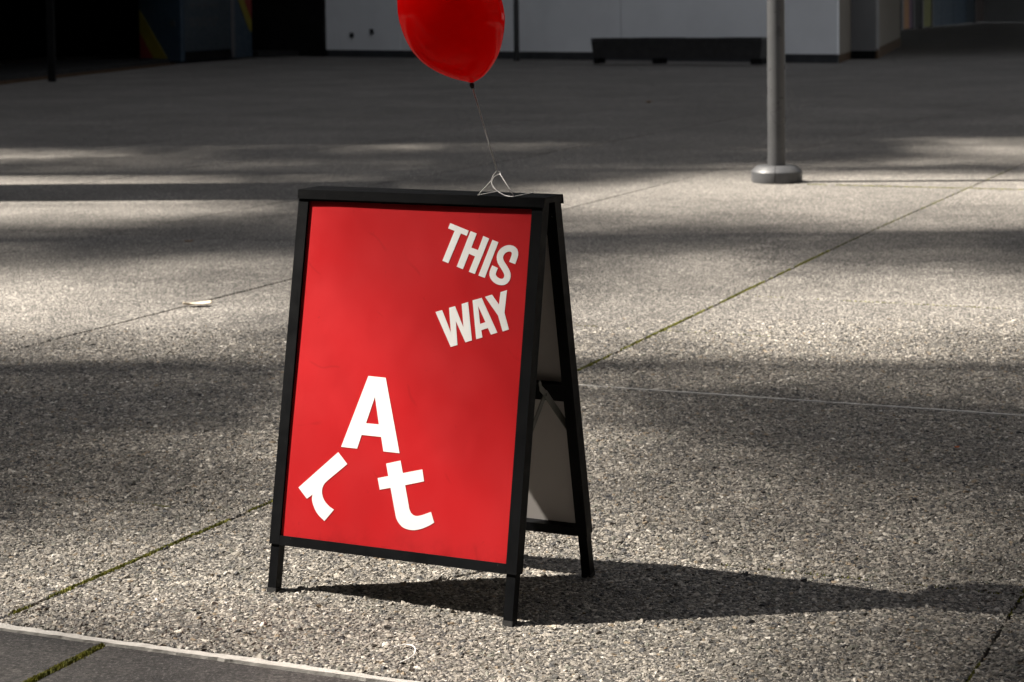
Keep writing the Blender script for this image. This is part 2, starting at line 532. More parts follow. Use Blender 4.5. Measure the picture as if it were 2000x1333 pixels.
# loose bed of pebbles proud of the concrete, where single stones can be seen
def pebble_field():
    sp = 0.0080
    X, Y = np.meshgrid(np.arange(-3.0, 3.0, sp), np.arange(3.4, 8.95, sp * 0.87))
    X = X + (np.arange(X.shape[0])[:, None] % 2) * sp * 0.5
    X = X.ravel() + rng.normal(0, sp * 0.24, X.size)
    Y = Y.ravel() + rng.normal(0, sp * 0.24, Y.size)
    keep = np.abs(X) < 0.285 * Y + 0.35
    v = X * D2.x + Y * D2.y
    u = X * D1.x + Y * D1.y
    keep &= u > 3.655 + 0.022 + rng.normal(0, 0.004, u.size)
    for L in V_LINES:
        c = np.interp(u, [3.6, 5.2, 6.8, 12.0, 20.0], [-2.93, -2.904, -2.857, -2.947, -2.94]) if L == -2.915 else L
        keep &= np.abs(v - c) > (0.0065 if L == -2.915 else 0.0045)
    for L in U_LINES:
        keep &= np.abs(u - L) > (0.012 if L == 6.80 else 0.0042)
    keep &= rng.random(u.size) < np.clip((8.9 - Y) / 2.2, 0, 1) * 0.97
    X, Y = X[keep], Y[keep]
    n = X.size
    s = np.exp(rng.normal(0, 0.34, n)) * 0.0040
    big = rng.random(n) < 0.02
    s[big] *= 1.45
    s = np.clip(s, 0.0020, 0.0100)
    scl = np.stack([s * rng.uniform(0.85, 1.55, n), s * rng.uniform(0.6, 1.05, n), s * rng.uniform(0.40, 0.85, n)], 1)
    Z = 0.0004 - scl[:, 2] * rng.uniform(0.12, 0.6, n)
    rot = np.stack([rng.normal(0, 0.30, n), rng.normal(0, 0.30, n), rng.uniform(0, 6.283, n)], 1)
    pal = np.array([(0.060, 0.060, 0.063), (0.105, 0.102, 0.098), (0.150, 0.140, 0.128), (0.200, 0.186, 0.168), (0.255, 0.236, 0.210),
                    (0.315, 0.292, 0.262), (0.380, 0.355, 0.320), (0.50, 0.475, 0.44), (0.150, 0.150, 0.130), (0.230, 0.185, 0.135)])
    pr = np.array([0.07, 0.13, 0.17, 0.18, 0.16, 0.11, 0.07, 0.025, 0.06, 0.025])
    tint = np.array([1.02, 1.0, 0.965]) * 1.13 * pal[rng.choice(len(pal), n, p=pr / pr.sum())] * rng.uniform(0.82, 1.18, (n, 1))
    slab_id = np.searchsorted(V_LINES, v[keep]) * 131 + np.searchsorted(U_LINES, u[keep]) * 17
    tint *= (0.92 + 0.16 * ((slab_id * 7919 % 97) / 97.0))[:, None]
    me = bpy.data.meshes.new("pebble_points")
    me.vertices.add(n)
    me.vertices.foreach_set("co", np.stack([X, Y, Z], 1).astype(np.float32).ravel())
    for nm, typ, arr in (("rot", 'FLOAT_VECTOR', rot), ("scl", 'FLOAT_VECTOR', scl)):
        a = me.attributes.new(nm, typ, 'POINT')
        a.data.foreach_set("vector", arr.astype(np.float32).ravel())
    a = me.attributes.new("pick", 'INT', 'POINT')
    a.data.foreach_set("value", rng.integers(0, 6, n).astype(np.int32))
    a = me.attributes.new("tint", 'FLOAT_COLOR', 'POINT')
    a.data.foreach_set("color", np.concatenate([tint, np.ones((n, 1))], 1).astype(np.float32).ravel())
    o = bpy.data.objects.new("pebbles", me)
    COL.objects.link(o)
    me.materials.append(MAT['pebble'])
    ng = bpy.data.node_groups.new("pebble_scatter", 'GeometryNodeTree')
    ng.interface.new_socket("Geometry", in_out='INPUT', socket_type='NodeSocketGeometry')
    ng.interface.new_socket("Geometry", in_out='OUTPUT', socket_type='NodeSocketGeometry')
    N, K = ng.nodes, ng.links
    gi, go = N.new("NodeGroupInput"), N.new("NodeGroupOutput")
    join = N.new("GeometryNodeJoinGeometry")
    for k in range(6):
        ico = N.new("GeometryNodeMeshIcoSphere")
        ico.inputs["Radius"].default_value = 1.0
        ico.inputs["Subdivisions"].default_value = 2
        nz = N.new("ShaderNodeTexNoise")
        nz.noise_dimensions = '4D'
        nz.inputs["W"].default_value = k * 7.3
        nz.inputs["Scale"].default_value = 1.35
        nz.inputs["Detail"].default_value = 1.5
        sub = N.new("ShaderNodeVectorMath"); sub.operation = 'SUBTRACT'
        sub.inputs[1].default_value = (0.5, 0.5, 0.5)
        K.new(nz.outputs["Color"], sub.inputs[0])
        sc = N.new("ShaderNodeVectorMath"); sc.operation = 'SCALE'
        sc.inputs["Scale"].default_value = 1.9
        K.new(sub.outputs[0], sc.inputs[0])
        sp_ = N.new("GeometryNodeSetPosition")
        K.new(ico.outputs["Mesh"], sp_.inputs["Geometry"])
        K.new(sc.outputs[0], sp_.inputs["Offset"])
        sm = N.new("GeometryNodeSetMaterial")
        sm.inputs["Material"].default_value = MAT['pebble']
        K.new(sp_.outputs[0], sm.inputs["Geometry"])
        g2i = N.new("GeometryNodeGeometryToInstance")
        K.new(sm.outputs[0], g2i.inputs[0])
        K.new(g2i.outputs[0], join.inputs[0])
    def attr(nm, dt):
        a = N.new("GeometryNodeInputNamedAttribute")
        a.data_type = dt
        a.inputs["Name"].default_value = nm
        return a.outputs["Attribute"]
    iop = N.new("GeometryNodeInstanceOnPoints")
    iop.inputs["Pick Instance"].default_value = True
    e2r = N.new("FunctionNodeEulerToRotation")
    K.new(attr("rot", 'FLOAT_VECTOR'), e2r.inputs[0])
    K.new(gi.outputs[0], iop.inputs["Points"])
    K.new(join.outputs[0], iop.inputs["Instance"])
    K.new(attr("pick", 'INT'), iop.inputs["Instance Index"])
    K.new(e2r.outputs[0], iop.inputs["Rotation"])
    K.new(attr("scl", 'FLOAT_VECTOR'), iop.inputs["Scale"])
    K.new(iop.outputs[0], go.inputs[0])
    md = o.modifiers.new("scatter", 'NODES')
    md.node_group = ng
    tag(o, "small grey and cream pebbles exposed in the concrete slabs around the sign", kind='stuff')
    return n

pebble_field()

def moss_strip(name, segs, label):
    """tiny upright leaflets packed along joints; segs: (v0,u0,v1,u1,width,count,patchiness,height)"""
    V, F = [], []
    for v0, u0, v1, u1, w, cnt, patch, ht in segs:
        ph = rnd.uniform(0, 6.28)
        L = math.hypot(v1 - v0, u1 - u0)
        for _ in range(cnt):
            t = rnd.random()
            s = t * L
            dens = 0.42 + 0.30 * math.sin(s * 5.3 + ph) + 0.26 * math.sin(s * 13.7 + 2 * ph) + 0.26 * math.sin(s * 37.0 + ph)
            if rnd.random() > dens + (1 - patch):
                continue
            off = rnd.gauss(0, w * 0.36 * (0.6 + 0.8 * max(0, dens)))
            dv, du = (v1 - v0) / L, (u1 - u0) / L
            vv = v0 + dv * s - du * off
            if v0 == v1 == -2.915:
                vv += course(-2.915, u0 + du * s)
            x, y = uv_xy(vv, u0 + du * s + dv * off)
            h = ht * rnd.uniform(0.4, 1.2)
            a = rnd.uniform(0, 6.28)
            ww = ht * rnd.uniform(0.35, 0.7)
            z = -0.006 + 0.006 * max(0, 1 - abs(off) / w)
            k = len(V)
            V += [(x - ww * math.cos(a), y - ww * math.sin(a), z), (x + ww * math.cos(a), y + ww * math.sin(a), z),
                  (x + rnd.gauss(0, ht * 0.5), y + rnd.gauss(0, ht * 0.5), z + h + 0.004)]
            F.append((k, k + 1, k + 2))
    me = np_mesh(name, V, F)
    o = link_mesh(name, me, MAT['moss'])
    tag(o, label, kind='stuff')
    return o

moss_strip("moss", [(-2.915, 3.68, -2.915, 6.7, 0.0130, 17000, 0.95, 0.0045),
                    (-2.915, 6.7, -2.915, 11.0, 0.009, 9000, 1.0, 0.005),
                    (-2.915, 11.0, -2.915, 17.0, 0.004, 900, 1.0, 0.004)],
           "yellow green moss filling the long diagonal joint that passes behind the sign")
moss_strip("moss", [(-2.595, 2.75, -2.595, 3.62, 0.0125, 6500, 0.5, 0.005)],
           "dark green moss in the joint between the two dark pavers at the kerb")
moss_strip("moss", [(-0.80, 3.9, -0.80, 4.2, 0.006, 350, 1.0, 0.004), (-0.80, 4.5, -0.80, 5.0, 0.008, 800, 1.0, 0.005)],
           "sparse moss in the dark joint at the right edge")
moss_strip("moss", [(-3.5, 8.08, -2.4, 8.07, 0.004, 500, 1.0, 0.004), (-2.8, 9.17, -1.2, 9.16, 0.004, 700, 1.0, 0.004),
                    (-4.16, 14.97, -2.3, 14.97, 0.009, 3500, 0.6, 0.005), (-3.3, 4.72, -2.95, 4.72, 0.005, 350, 1.0, 0.004),
                    (-1.6, 4.72, -0.85, 4.72, 0.005, 300, 1.0, 0.004)],
           "thin olive moss in the narrow cross joints beyond the sign and by the pole")

# ------------------------------------------------------------------ white building at the back
E = Vector((-12.3, 11.7)); WR = Vector((7.55, 46.8))
wb = empty("white_building", (WR.x, WR.y, 0))
tag(wb, "white walled building across the back of the plaza with tan end walls", "building")
def wpart(name, bm, mat, bevel=0.0):
    o = obj_bm(name, bm, mat, bevel=bevel)
    o.parent = wb
    o.location = -Vector((WR.x, WR.y, 0))
    return o
NRM = Vector((-E.y, E.x)).normalized()           # points away to the left of WR->WL: towards camera or back
if NRM.y > 0: NRM = -NRM
def wpt(t, off=0.0):
    p = WR + E * t + NRM * off
    return (p.x, p.y)
def wbox(bm, t0, t1, o0, o1, z0, z1):
    q = [wpt(t0, o0), wpt(t0, o1), wpt(t1, o1), wpt(t1, o0)]
    add_hexa(bm, [(*p, z0) for p in q] + [(*p, z1) for p in q])
for t0, t1, o in ((0.0, 0.3868, 0.0), (0.3886, 0.866, 0.0), (0.867, 1.052, 0.004)):
    bm = bmesh.new(); wbox(bm, t0, t1, o, -0.06, 0.17, 5.2); wpart("wall_panel", bm, MAT['white_wall'], 0.01)
bm = bmesh.new(); wbox(bm, 0.0005, 0.8665, -0.02, -0.055, -0.05, 0.168); wpart("skirting", bm, MAT['base'])
bm = bmesh.new(); wbox(bm, 0.8675, 1.049, -0.014, -0.055, -0.05, 0.168); wpart("skirting", bm, MAT['base'])
bm = bmesh.new(); wbox(bm, 0.3866, 0.3888, -0.025, -0.38, 0.17, 5.2); wpart("panel_joint", bm, MAT['base'])
for t, z in ((0.935, 0.70), (0.985, 0.60)):
    bm = bmesh.new(); wbox(bm, t - 0.004, t + 0.004, 0.05, -0.01, z - 0.07, z + 0.07); wpart("wall_box", bm, MAT['base'], 0.008)
# end reveal, recessed column, tan wall along the passage
bm = bmesh.new(); add_wall(bm, (7.605, 46.88), (8.40, 50.0), 0.06, 0.16, 5.2, 1); wpart("end_wall", bm, MAT['tan'], 0.006)
bm = bmesh.new(); add_wall(bm, (7.595, 46.87), (8.39, 49.99), 0.05, -0.05, 0.158, 1); wpart("skirting", bm, MAT['rust'])
bm = bmesh.new(); add_wall(bm, (8.34, 50.02), (8.96, 49.75), 0.35, 0.17, 5.2, 1); wpart("column", bm, MAT['grey_col'], 0.01)
bm = bmesh.new(); add_wall(bm, (8.35, 50.03), (8.95, 49.77), 0.33, -0.05, 0.168, 1); wpart("skirting", bm, MAT['dark'])
bm = bmesh.new(); add_wall(bm, (8.985, 49.78), (12.4, 64.5), 0.06, 0.22, 5.2, 1); wpart("end_wall", bm, MAT['tan'], 0.006)
bm = bmesh.new(); add_wall(bm, (9.02, 49.80), (12.43, 64.48), 0.05, -0.05, 0.218, 1); wpart("skirting", bm, MAT['rust'])
bm = bmesh.new()
add_prism(bm, [(7.4, 46.9), (9.5, 49.6), (40, 55), (40, 130), (-14, 130), (-6.2, 60.5), (-4.9, 58.9)], 5.2, 40.0)
wpart("upper_floors", bm, MAT['facade'])  # unseen storeys shading the passage; height added to block the north sky

# passage with painted panels, far right
mw = empty("mural_wall", (18.3, 95, 0))
tag(mw, "dark passage wall of narrow coloured panels at the top right", "wall")
def mural(name, px0, px1, mat, off=0.0, z0=0.06, z1=3.2):
    def at(px):
        r = 0.1926 + (px - 1760) * (0.0399 / 155)
        t = (r * 95 - 18.3) / (10.3 - 28 * r)
        return Vector((18.3 + 10.3 * t, 95 + 28 * t))
    A, B = at(px0), at(px1)
    off_v = Vector((0.94, -0.34)) * off
    bm = bmesh.new()
    add_wall(bm, A + off_v, B + off_v, 0.2, z0, z1, 1)
    o = obj_bm(name, bm, MAT[mat], mw)
    o.location = (-18.3, -95, 0)
for a, b, m in ((1764, 1776, 'orange'), (1776.4, 1781.6, 'purple'), (1785, 1799, 'dark_step'), (1802.5, 1818, 'green'),
                (1821, 1838, 'blue'), (1838.4, 1861, 'blue'), (1861.4, 1885, 'blue'), (1885.4, 1901, 'blue_door'), (1903, 1921, 'brown')):
    mural("panel", a, b, m)
for a, b in ((1759, 1763.6), (1782, 1784.6), (1799.4, 1802.1), (1818.4, 1820.6), (1901.3, 1902.7)):
    mural("post", a, b, 'trim', 0.05, 0.0, 3.3)
bm = bmesh.new(); add_wall(bm, (28.2, 124.1), (44, 119.5), 0.4, 0, 5.19, 1)
fw_ = obj_bm("end_wall", bm, MAT['grey_col'])
tag(fw_, "plain grey wall closing the far end of the passage", "wall")

# ------------------------------------------------------------------ dark building on the left: it throws the long shade over the far plaza
db = empty("dark_building", (-10.2, 40.4, 0))
tag(db, "tall dark building on the left with a black open ground floor", "building")
def dpart(name, bm, mat, bevel=0.0):
    o = obj_bm(name, bm, mat, bevel=bevel)
    o.parent = db
    o.location = (10.2, -40.4, 0)
    return o
foot = [(-11.2, 23.0), (-10.35, 40.4), (-8.95, 53.2), (-7.6, 59.5), (-6.6, 60.2), (-7.4, 66), (-30, 120), (-48, 120), (-48, 23.0)]
bm = bmesh.new(); add_prism(bm, foot, 3.6, 46.0); dpart("upper_floors", bm, MAT['facade'])
inner = [(-20, 24.0), (-18, 50), (-14, 63.5), (-8.0, 61.5), (-5.48, 59.3), (-4.8, 66), (-30, 118), (-46, 118), (-46, 24)]
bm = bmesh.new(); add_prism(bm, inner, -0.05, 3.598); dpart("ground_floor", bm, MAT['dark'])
bm = bmesh.new(); add_wall(bm, (-10.55, 30.0), (-10.30, 40.4), 3.0, -0.05, 0.10, 1); dpart("step", bm, MAT['dark_step'])
bm = bmesh.new(); add_wall(bm, (-10.30, 40.405), (-8.95, 53.0), 3.0, -0.05, 0.10, 1); dpart("step", bm, MAT['dark_step'])
bm = bmesh.new(); add_wall(bm, (-7.35, 59.0), (-5.35, 60.9), 2.5, -0.05, 0.14, 1); dpart("step", bm, MAT['dark_step'])
bm = bmesh.new(); add_wall(bm, (-5.95, 60.0), (-5.0, 59.1), 0.5, -0.05, 0.26, 1); dpart("step", bm, MAT['dark_step'])
bm = bmesh.new(); add_wall(bm, (-10.18, 30.0), (-9.95, 40.4), 0.34, -0.05, 0.004, 1); dpart("drain_edge", bm, MAT['rust'])
bm = bmesh.new(); add_wall(bm, (-9.95, 40.41), (-8.72, 52.6), 0.34, -0.05, 0.004, 1); dpart("drain_edge", bm, MAT['rust'])
bm = bmesh.new(); add_box(bm, -9.36, -9.22, 40.85, 40.99, -0.05, 3.6); dpart("support_post", bm, MAT['dark'], 0.01)

# painted kiosk tucked under it
KC = Vector((-8.66, 53.1)); KL = Vector((-10.02, 54.70)); KR = Vector((-7.44, 58.2))
ks = empty("kiosk", (KC.x, KC.y, 0))
tag(ks, "blue painted kiosk with yellow and red diagonal stripes in the dark at upper left", "kiosk")
def kpart(name, bm, mat, bevel=0.0):
    o = obj_bm(name, bm, mat, bevel=bevel)
    o.parent = ks
    o.location = (-KC.x, -KC.y, 0)
    return o
KB = KL + KR - KC
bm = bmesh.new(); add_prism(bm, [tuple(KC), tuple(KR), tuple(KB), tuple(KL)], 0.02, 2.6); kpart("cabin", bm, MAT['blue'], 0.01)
def face_sheet(name, P, Q, poly, mat, proud=0.02, th=0.03):
    d = (Q - P); n = Vector((d.y, -d.x)).normalized()
    mid = (KC + KB) / 2
    if (P + Q) / 2 @ n < mid @ n: n = -n
    bm = bmesh.new()
    rows = []
    for k in (proud - th, proud):
        rows.append([bm.verts.new(((P + d * t + n * k).x, (P + d * t + n * k).y, z)) for t, z in poly])
    m = len(poly)
    bm.faces.new(rows[0]); bm.faces.new(rows[1])
    for i in range(m):
        bm.faces.new((rows[0][i], rows[0][(i + 1) % m], rows[1][(i + 1) % m], rows[1][i]))
    return kpart(name, bm, MAT[mat])
face_sheet("stripe", KC, KL, [(0.99, 1.40), (0.99, 0.80), (0.66, 0.10), (0.32, 0.10)], 'yellow')
face_sheet("stripe", KC, KL, [(0.99, 0.78), (0.99, 0.10), (0.68, 0.10)], 'mred')
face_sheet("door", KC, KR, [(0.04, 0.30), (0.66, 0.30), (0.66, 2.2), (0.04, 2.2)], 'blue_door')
face_sheet("door_sill", KC, KR, [(0.05, 0.04), (0.68, 0.04), (0.66, 0.28), (0.05, 0.28)], 'dark', 0.04)
face_sheet("door_jamb", KC, KR, [(0.68, 0.03), (0.72, 0.03), (0.72, 2.25), (0.68, 2.25)], 'trim', 0.05)
face_sheet("stripe", KC, KR, [(0.78, 1.75), (0.86, 1.75), (0.99, 1.05), (0.99, 0.72), (0.95, 0.80)], 'yellow')
face_sheet("stripe", KC, KR, [(0.865, 1.75), (0.99, 1.75), (0.99, 1.10)], 'mred')
for z, ts in ((1.62, (0.14, 0.22, 0.31, 0.39)), (1.46, (0.12, 0.21, 0.29, 0.38, 0.45)), (1.08, (0.10, 0.18, 0.27, 0.36, 0.44)), (0.94, (0.12, 0.22, 0.30, 0.40))):
    for t in ts:
        face_sheet("print_patch", KC, KR, [(t, z), (t + 0.06, z), (t + 0.055, z + 0.10), (t + 0.005, z + 0.09)], 'print_pale', 0.024, 0.01)
face_sheet("print_patch", KC, KL, [(0.10, 0.95), (0.22, 0.95), (0.24, 1.10), (0.14, 1.14)], 'print_pale', 0.024, 0.01)

# ------------------------------------------------------------------ bench, thin pole, lamp post
bA, bB = Vector((1.88, 47.62)), Vector((5.62, 45.28))
bd = (bB - bA).normalized(); bL = (bB - bA).length
be = empty("bench", (bA.x, bA.y, 0), math.atan2(bd.y, bd.x))
tag(be, "long dark trough shaped bench standing before the white wall", "bench")
bm = bmesh.new()
add_hexa(bm, [(0.03, 0.06, 0.13), (bL - 0.09, 0.06, 0.13), (bL - 0.09, 0.50, 0.13), (0.03, 0.50, 0.13),
              (0.0, 0.0, 0.54), (bL, 0.0, 0.54), (bL, 0.56, 0.54), (0.0, 0.56, 0.54)])
obj_bm("body", bm, MAT['timber'], be, bevel=0.01)
for k in range(4):
    bm = bmesh.new()
    x0 = bL * k / 4 + 0.01
    add_box(bm, x0, bL * (k + 1) / 4 - 0.01, -0.02, 0.58, 0.545, 0.60 + 0.008 * (k % 2))
    obj_bm("seat_plank", bm, MAT['timber'], be, bevel=0.008)
for x0, x1 in ((0.02, 0.12), (bL * 0.36, bL * 0.40), (bL - 0.33, bL - 0.06)):
    bm = bmesh.new(); add_box(bm, x0, x1, 0.08, 0.48, 0.0, 0.128); obj_bm("foot", bm, MAT['dark'], be, bevel=0.006)

bp = empty("black_pole", (0.14, 51.0, 0))
tag(bp, "thin black pole standing in front of the white wall behind the balloon", "pole")
bm = bmesh.new(); rr = add_lathe(bm, [(0.068, 0.0), (0.068, 3.6), (0.0, 3.62)], 20); obj_bm("shaft", bm, MAT['blackpole'], bp, True)
bm = bmesh.new(); add_lathe(bm, [(0.0, 0.03), (0.085, 0.03), (0.085, 0.0)], 20); obj_bm("base_plate", bm, MAT['blackpole'], bp)

lp = empty("lamp_post", (2.045, 15.62, 0))
tag(lp, "grey metal lamp post with a bolted round collar at its foot", "lamp post")
bm = bmesh.new(); add_lathe(bm, [(0.070, 0.0), (0.0685, 1.5), (0.064, 5.2), (0.0, 5.21)], 48); obj_bm("pole", bm, MAT['lamp_grey'], lp, True)
prof = [(0.071, 0.131), (0.150, 0.129), (0.158, 0.124), (0.192, 0.092), (0.197, 0.085), (0.197, 0.012), (0.192, 0.0)]
ca = math.atan2(-15.62, -2.045)          # seam of the two halves faces the plaza
for k in range(2):
    s0 = R(-101.5) + math.pi * k + 0.012
    bm = bmesh.new()
    add_lathe(bm, prof, 40, a0=s0, a1=s0 + math.pi - 0.024)
    bm2 = obj_bm("collar_half", bm, MAT['collar'], lp)
    for p in bm2.data.polygons: p.use_smooth = True
    sm = bm2.modifiers.new("solid", 'SOLIDIFY'); sm.thickness = 0.012; sm.offset = -1
    es = bm2.modifiers.new("edges", 'EDGE_SPLIT'); es.split_angle = R(28)
bm = bmesh.new(); add_lathe(bm, [(0.062, 5.2), (0.11, 5.24), (0.15, 5.45), (0.0, 5.6)], 32); obj_bm("lamp_head", bm, MAT['lamp_grey'], lp, True)

# ------------------------------------------------------------------ the A-frame sign
YAW = 0.466877; AL = 0.192235; SL, SLEG, SEP = 0.84714, 0.96378, 0.045356
H = SLEG * math.cos(AL)
sg = empty("a_frame_sign", (-0.204506, 4.803228, 0), -YAW)
tag(sg, "black framed folding A board with a red poster reading THIS WAY Art", "sign")
sa, ca_ = math.sin(AL), math.cos(AL)
def fp(a, s, d, side):
    """a across, s down the slope from the top, d depth into the sign from the outer face"""
    y = -(SEP + s * sa) * side
    z = H - s * ca_
    # inward normal of that leaf
    return Vector((a, y + d * ca_ * side, z - d * sa))
def member(name, a0, a1, s0, s1, d0, d1, side, mat='black', bevel=0.0015, parent=None):
    bm = bmesh.new()
    c = [fp(a, s, d, side) for s in (s1, s0) for a, d in ((a0, d0), (a1, d0), (a1, d1), (a0, d1))]
    add_hexa(bm, c)
    return obj_bm(name, bm, MAT[mat], parent or sg, bevel=bevel)
for side in (1, -1):
    for q in (-1, 1):
        a0, a1 = sorted((q * 0.330, q * 0.3025))
        member("stile", a0, a1, 0.004, SL, 0.0, 0.033, side)
        l0, l1 = sorted((q * 0.3265, q * 0.3035))
        lg = member("leg", l0, l1, SL - 0.12, SLEG - 0.006, 0.004, 0.029, side, bevel=0.002)
        bm = bmesh.new()
        c = [fp(a, s, d, side) for s in (SLEG + 0.0, SLEG - 0.014) for a, d in ((l0 - 0.001, 0.003), (l1 + 0.001, 0.003), (l1 + 0.001, 0.030), (l0 - 0.001, 0.030))]
        for v in c[:4]: v.z = 0.0
        add_hexa(bm, c)
        obj_bm("foot_cap", bm, MAT['rubber'], lg)
    member("rail", -0.302, 0.302, 0.004, 0.0235, 0.0, 0.033, side)
    member("rail", -0.302, 0.302, 0.8255, SL + 0.001, 0.0, 0.033, side)
    member("rail", -0.302, 0.302, 0.460, 0.501, 0.012, 0.033, side)
poster = None
# poster: thin sheet with a slight bow, let into the frame
bm = bmesh.new()
nx, ns = 25, 31
g = []
for i in range(ns):
    row = []
    for j in range(nx):
        a = -0.3018 + 0.6036 * j / (nx - 1)
        s = 0.0225 + (0.8265 - 0.0225) * i / (ns - 1)
        d = 0.0050 + 0.0010 * math.sin(math.pi * j / (nx - 1)) + 0.0018 * math.exp(-((a + 0.31) / 0.06) ** 2) * math.exp(-(s - 0.05) / 0.3) + 0.0004 * math.sin(s * 9 + a * 4)
        row.append(bm.verts.new(fp(a, s, d, 1)))
    g.append(row)
for i in range(ns - 1):
    for j in range(nx - 1):
        bm.faces.new((g[i][j], g[i + 1][j], g[i + 1][j + 1], g[i][j + 1]))
poster = obj_bm("poster", bm, MAT['red'], sg, True)
poster["label"] = "red poster with white letters"
member("backing_board", -0.3018, 0.3018, 0.0225, 0.8265, 0.0085, 0.0115, 1, 'board', 0)
bb = member("backing_board", -0.3018, 0.3018, 0.0225, 0.8265, 0.0065, 0.0105, -1, 'board', 0)
bb["label"] = "bare pale grey board seen from inside"

